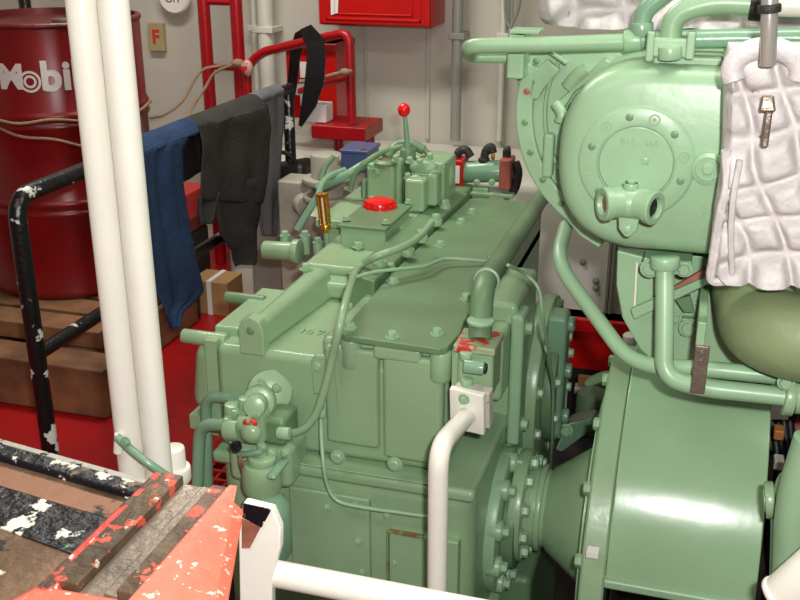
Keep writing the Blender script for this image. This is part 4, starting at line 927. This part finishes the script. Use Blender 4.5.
M().box((a_.x+.01, 1.70, A(520, 34, Y=1.7).z), (a_.x+.06, 1.75, A(520, 30, Y=1.7).z)).build('clip_tab', GREENL, t, bevel=.002)
t = thing('vent_pipe', 'green pipe curving from the cover block to a steel coupling at top right', 'pipe', A(672, 40, Y=1.62))
M().bend([A(670, 52, Y=1.64), A(672, 14, Y=1.64), A(712, 2, Y=1.64), A(752, 4, Y=1.64)], .0165, .075, 24).build('pipe_run', GREENL, t)
lab(M().rcyl(A(750, 4, Y=1.64), A(764, 5, Y=1.64), .024, .003).build('coupling', HOSE, t), 'dark steel coupling')
M().rcyl(A(764, 5, Y=1.64), A(860, 8, Y=1.64), .016, .003).build('white_pipe', TANKW, t)
m = M(); pbox(m, 646, 38, 694, 58, 1.62, .08); m.build('mounting_block', GREENL, t, bevel=.004)
m = M(); pbox(m, 646, 32, 654, 62, 1.615, .02); m.build('block_ear', GREENL, t, bevel=.003)
m = M(); pbox(m, 686, 32, 695, 60, 1.615, .02); m.build('block_ear', GREENL, t, bevel=.003)
M().rcyl(A(670, 60, Y=1.62), A(670, 46, Y=1.62), .018).build('block_neck', GREENL, t)
tag(M().box(tuple(A(640, 38, Y=2.0)), tuple(A(800, 22, Y=2.0)+V((.1,.3,0)))).build('rusty_cross_member', RUSTO, None, bevel=.01), 'rust-brown beam behind the green header pipe', 'beam')
t = thing('lifting_rod', 'bright steel rod with an eye end standing at the top right over the lagging', 'rod', A(768, 60, Y=1.42))
M().rcyl(A(768, 66, Y=1.41), A(771, -40, Y=1.41), .0105, .002).build('rod', CHROME, t)
lab(M().rcyl(A(769.5, 13, Y=1.41), A(769.5, 4, Y=1.41), .0145, .002).build('collar', HOSE, t), 'dark collar')

# quilted insulation
def quilt(name, label, cols, Yb, thick, seams, seed, ncol=110, nrow=130, wr=.006):
    """cols: rows of (left px, right px, py) outlining the front, puffed towards the viewer and closed behind"""
    m = M(); F_, B_ = [], []
    for j in range(nrow+1):
        v = j/nrow*(len(cols)-1); k = min(int(v), len(cols)-2); f_ = v-k
        l = cols[k][0]*(1-f_)+cols[k+1][0]*f_; r = cols[k][1]*(1-f_)+cols[k+1][1]*f_; py = cols[k][2]*(1-f_)+cols[k+1][2]*f_
        P0 = A(l, py, Y=Yb); P1 = A(r, py, Y=Yb); vv = j/nrow; fr, br = [], []
        for i in range(ncol+1):
            u = i/ncol; p = P0.lerp(P1, u)
            e = min(1, min(u, 1-u)*14)**.5*min(1, min(vv, 1-vv)*16)**.5
            q = V((p.x*9, 0, p.z*9)); n1 = noise.noise(q+V((seed, 0, 0))); n2 = noise.noise(q*3.1+V((0, seed, 0)))
            s1 = 1-math.exp(-((math.sin((p.x+.35*p.z)*seams[0]+n1*.9))**2)*6); s2 = 1-math.exp(-((math.sin((p.z-.25*p.x)*seams[1]+n1*1.0))**2)*6)
            h = thick*e*(.72+.28*s1*s2)+wr*(n1*1.2+n2*.8)*e
            fr.append(m.b.verts.new(p-V((0, h, 0)))); br.append(m.b.verts.new(p+V((0, .02*e+.004, 0))))
        F_.append(fr); B_.append(br)
    for G_ in (F_, B_):
        for a, b in zip(G_, G_[1:]):
            for i in range(ncol): m.b.faces.new([a[i], a[i+1], b[i+1], b[i]])
    for a, b in ((F_[0], B_[0]), (F_[-1], B_[-1])):
        for i in range(ncol): m.b.faces.new([a[i], a[i+1], b[i+1], b[i]])
    for s_ in (0, -1):
        for j in range(nrow): m.b.faces.new([F_[j][s_], F_[j+1][s_], B_[j+1][s_], B_[j][s_]])
    return m
t = thing('exhaust_lagging', 'large silvery quilted insulation jacket wrapped round the exhaust, right edge', 'insulation', A(760, 288, Y=1.48))
quilt('lagging', '', [(728, 850, 42), (724, 860, 60), (723, 860, 95), (722, 860, 140), (720, 860, 170), (714, 860, 205), (711, 860, 243), (709, 860, 264), (716, 860, 270), (740, 860, 272), (790, 860, 279)], 1.52, .07, (58, 50), 3.3).build('jacket', SILVER, t, sharp=180)
M().tube([A(726, 150, Y=1.455), A(727, 185, Y=1.46), A(720, 215, Y=1.46), A(714, 255, Y=1.47), A(712, 280, Y=1.47), A(733, 280, Y=1.47)], .007, 8).build('hem', SILVER, t)
M().tube([A(740, 160, Y=1.44), A(733, 200, Y=1.44), A(731, 240, Y=1.45), A(733, 285, Y=1.46)], .0045, 8).build('seam_fold', SILVER, t)
t2_ = t
lab(M().box(tuple(A(760.5, 148, Y=1.418)), tuple(A(774, 104, Y=1.418)+V((0,.012,0)))).build('steel_strap', STEEL, t2_, bevel=.003), 'bare steel strap over the quilting')
lab(M().hull([A(759, 112, Y=1.41), A(776, 112, Y=1.41), A(776, 112, Y=1.43), A(759, 112, Y=1.43), A(762, 95, Y=1.416), A(774, 95, Y=1.416), A(774, 95, Y=1.43), A(762, 95, Y=1.43)]).build('strap_end', STEEL, t2_, bevel=.003), 'rounded steel strap end')
# torus collar of lagging around the rod
pp = [A(766+34*math.cos(k*math.pi/9), 72-24*math.sin(k*math.pi/9), Y=1.45) for k in range(-1, 11)]
M().tube(pp, .015).build('rolled_collar', SILVER, t2_)
t = thing('lagging_pillow', 'silver-white lagging pad lying across the top of the engine', 'insulation', A(660, 25, Y=1.95))
quilt('pad', '', [(538, 845, -40), (536, 850, -8), (538, 850, 8), (540, 850, 16), (545, 850, 22), (580, 845, 25)], 1.98, .10, (30, 34), 7.7, nrow=60, wr=.012).build('pad', SILVER, t, sharp=180)

# lower right corner pipes and stowage
t = thing('lower_right_pipe', 'thick pale green pipe rising at the right edge beside the hood', 'pipe', A(795, 560, Y=1.40))
M().bend([A(790, 640, Y=1.42), A(796, 500, Y=1.42), A(815, 440, Y=1.42)], .030, .05, 28).build('pipe_run', GREENL, t)
M().bend([A(764, 500, Y=1.50), A(784, 500, Y=1.50), A(789, 478, Y=1.48), A(820, 465, Y=1.46)], .0185, .05, 24).build('branch', GREENL, t)
M().rcyl(A(765, 500, Y=1.50), A(775, 500, Y=1.50), .03, .003).build('flange', GREEN, t)
M().bend([A(784, 510, Y=1.55), A(780, 640, Y=1.55)], .020, .05, 24).build('branch', GREENT, t)
t = thing('white_lagged_pipe', 'white lagged pipe end in the bottom right corner', 'pipe', A(795, 590, Y=1.30))
M().rcyl(A(780, 602, Y=1.28), A(850, 540, Y=1.28), .034, .006, 30).build('lagging', WHITEP, t)
M().rcyl(A(783, 600, Y=1.28), A(787, 596, Y=1.28), .037, .003, 30).build('band', WHITEP, t)
t = thing('bilge_stringer', 'brown grimy frame and cables in the shadow right of the hood', 'frame', (.33, 2.2, -.42))
M().box((.235, 1.98, -.42), (.36, 2.1, .55)).build('frame_plate', RUSTO, t, bevel=.004)
M().box((.37, 1.7, -.42), (.42, 2.2, .8)).build('frame_plate', DARK, t, bevel=.004)
for k in range(4):
    M().tube([A(772+6*k, 420, Y=1.9), A(778+5*k, 470, Y=1.85), A(768+7*k, 540, Y=1.85), A(776+5*k, 620, Y=1.85)], .008).build('cable', BLACK, t)
for i, (py, cc) in enumerate(((432, ORG), (462, TANKW), (522, TANKW), (545, RUSTO))):
    M().box(tuple(A(773, py+8, Y=1.80)), tuple(A(785, py, Y=1.80)+V((0,.03,0)))).build('clamp_block', cc, t, bevel=.003)

# ------------------------------------------------------------------ foreground bench, vise and guard rail
BZ = .86
t = thing('workbench', 'steel workbench with chipped black and white edge in the bottom left corner', 'bench', (-.8, .6, 0))
e0 = A(-60, 428, Z=BZ); e1 = A(150, 487, Z=BZ); dr = (e1-e0).normalized(); dr.z = 0; nb = V((-dr.y, dr.x, 0))
f0_, f1_ = e0-nb*.8, e1-nb*.8
def slabz(a, b, c, d, z0, z1): return [V((p.x, p.y, z)) for z in (z0, z1) for p in (a, b, c, d)]
M().hull(slabz(f0_, f1_+dr*.02, e1+dr*.02, e0, BZ-.035, BZ-.003)).build('top', RUSTT, t, bevel=.003)
w = .028
M().hull(slabz(e0-nb*w, e1-nb*w+dr*.02, e1+dr*.02, e0, BZ-.05, BZ+.006)).build('back_edge', BLACKCH, t, bevel=.004)
M().hull(slabz(e0-nb*.005, e1-nb*.005+dr*.02, e1+dr*.022+nb*.003, e0+nb*.003, BZ-.002, BZ+.0075)).build('edge_lip', mat('chalky_edge_paint', (176, 172, 160), .5, bump=.3, chips=[((30, 30, 34), 30, .56)]), t, bevel=.001)
M().hull(slabz(e0-nb*(w+.045), e1-nb*(w+.045)+dr*.02, e1-nb*(w+.012)+dr*.02, e0-nb*(w+.012), BZ-.004, BZ-.0005)).build('primer_strip', mat('worn_primer', (142, 100, 76), .5, bump=.2, chips=[((34, 32, 38), 8, .60)]), t)
M().hull(slabz(e0-nb*(w+.10), e1-nb*(w+.115)+dr*.02, e1-nb*(w+.045)+dr*.02, e0-nb*(w+.045), BZ-.004, BZ-.001)).build('chipped_strip', BLACKCH, t)
for s_ in ((e0-nb*.02+dr*.05), (e1-nb*.05)):
    M().box((s_.x-.02, s_.y-.04, 0), (s_.x+.02, s_.y, BZ-.05)).build('leg', BLACKC, t, bevel=.003)
# vise: jaws run away from the viewer
VZ = .93
t = thing('bench_vise', 'big red bench vise with worn steel jaws in the bottom left corner', 'vise', (-.5, .72, BZ))
y0v, y1v = .632, .845
xl = A(45, 580, Z=VZ).x
def vx(px, py): return A(px, py, Z=VZ).x
XL = -.540                                       # outer edge of the left jaw
# left jaw
M().hull([(XL-.012, y0v, BZ), (XL+.045, y0v, BZ), (XL+.045, y1v, BZ), (XL-.012, y1v, BZ), (XL, y0v, VZ-.002), (XL+.015, y0v, VZ-.002), (XL+.015, y1v, VZ-.002), (XL, y1v, VZ-.002)]).build('fixed_jaw', VISEC, t, bevel=.003)
M().box((XL+.010, y0v+.012, VZ-.03), (XL+.036, y1v-.002, VZ)).build('jaw_plate', STEELD, t, bevel=.0015)
M().box((XL+.036, y0v+.010, VZ-.03), (XL+.062, y1v-.004, VZ-.009)).build('jaw_insert', STEEL, t, bevel=.0015)
# right jaw
M().box((XL+.0625, y0v+.012, VZ-.03), (XL+.076, y1v-.01, VZ-.004)).build('jaw_insert', STEEL, t, bevel=.0015)
M().box((XL+.076, y0v+.012, VZ-.03), (XL+.097, y1v-.012, VZ+.002)).build('jaw_plate', STEELD, t, bevel=.0015)
pf = [(XL+.093, VZ+.003), (XL+.104, VZ+.003), (XL+.150, VZ-.018), (XL+.162, VZ-.028), (XL+.115, BZ), (XL+.075, BZ), (XL+.075, VZ-.03), (XL+.093, VZ-.03)]
b = M(); v0 = [(x, y0v-.1, z) for x, z in pf]
YV0, YV1 = .46, .838
vs0 = [b.b.verts.new((x+(.085 if i in (2,3,4) else 0), YV0, z)) for i, (x, z) in enumerate(pf)]
vs1 = [b.b.verts.new((x-(.052 if i in (2,3,4) else 0), YV1, z)) for i, (x, z) in enumerate(pf)]
n = len(pf); b.b.faces.new(vs0); b.b.faces.new(vs1[::-1])
for i in range(n): b.b.faces.new([vs0[i], vs1[i], vs1[(i+1)%n], vs0[(i+1)%n]])
b.build('moving_jaw', VISE, t, bevel=.006, seg=3)
M().hull([(XL-.10, .48, BZ), (XL+.088, .48, BZ), (XL+.088, y0v+.008, BZ), (XL-.05, y0v+.008, BZ), (XL-.085, .48, VZ-.016), (XL+.088, .48, VZ-.001), (XL+.088, y0v+.010, VZ-.001), (XL-.002, y0v+.010, VZ-.004)]).build('jaw_body', VISE, t, bevel=.008, seg=3)
M().rcyl((XL+.055, y1v-.01, BZ+.02), (XL+.055, y1v+.015, BZ+.02), .018).build('guide_bar', STEEL, t)
# guard rail by the vise: white post with black cap and horizontal white tube
t = thing('white_guard_rail', 'white tube rail with a black-topped white end plate in front of the gearbox', 'rail', (-.5, 1.1, 0))
YW_ = 1.05
a = A(276, 572, Y=YW_); b2 = A(450, 606, Y=YW_)
zr_ = A(350, 588, Y=YW_).z
M().rcyl((a.x-.012, YW_, zr_), (.6, YW_, zr_), .0185, .003, 30).build('rail_tube', WHITEP, t)
pa = [A(243, 502, Y=YW_-.02), A(272, 509, Y=YW_-.02), A(280, 528, Y=YW_-.02), A(280, 548, Y=YW_-.02), A(272, 575, Y=YW_-.02), A(272, 640, Y=YW_-.02), A(240, 640, Y=YW_-.02), A(238, 530, Y=YW_-.02)]
M().prism(pa, (0,.014,0)).build('end_plate', WHITEP, t, bevel=.003)
lab(M().prism([A(244, 503, Y=YW_-.021), A(272, 509, Y=YW_-.021), A(262, 527, Y=YW_-.021), A(243, 517, Y=YW_-.021)], (0,-.0015,0)).build('black_patch', BLACKCH, t), 'black painted patch on the end plate')
lab(M().prism([A(242, 518, Y=YW_-.021), A(261, 527, Y=YW_-.021), A(250, 548, Y=YW_-.021), A(242, 548, Y=YW_-.021)], (0,-.0010,0)).build('primer_patch', RUSTO, t), 'pinkish primer patch on the end plate')
M().rcyl((a.x-.03, YW_+.0, 0), (a.x-.03, YW_+.0, zr_-.1), .018).build('post', WHITEP, t)
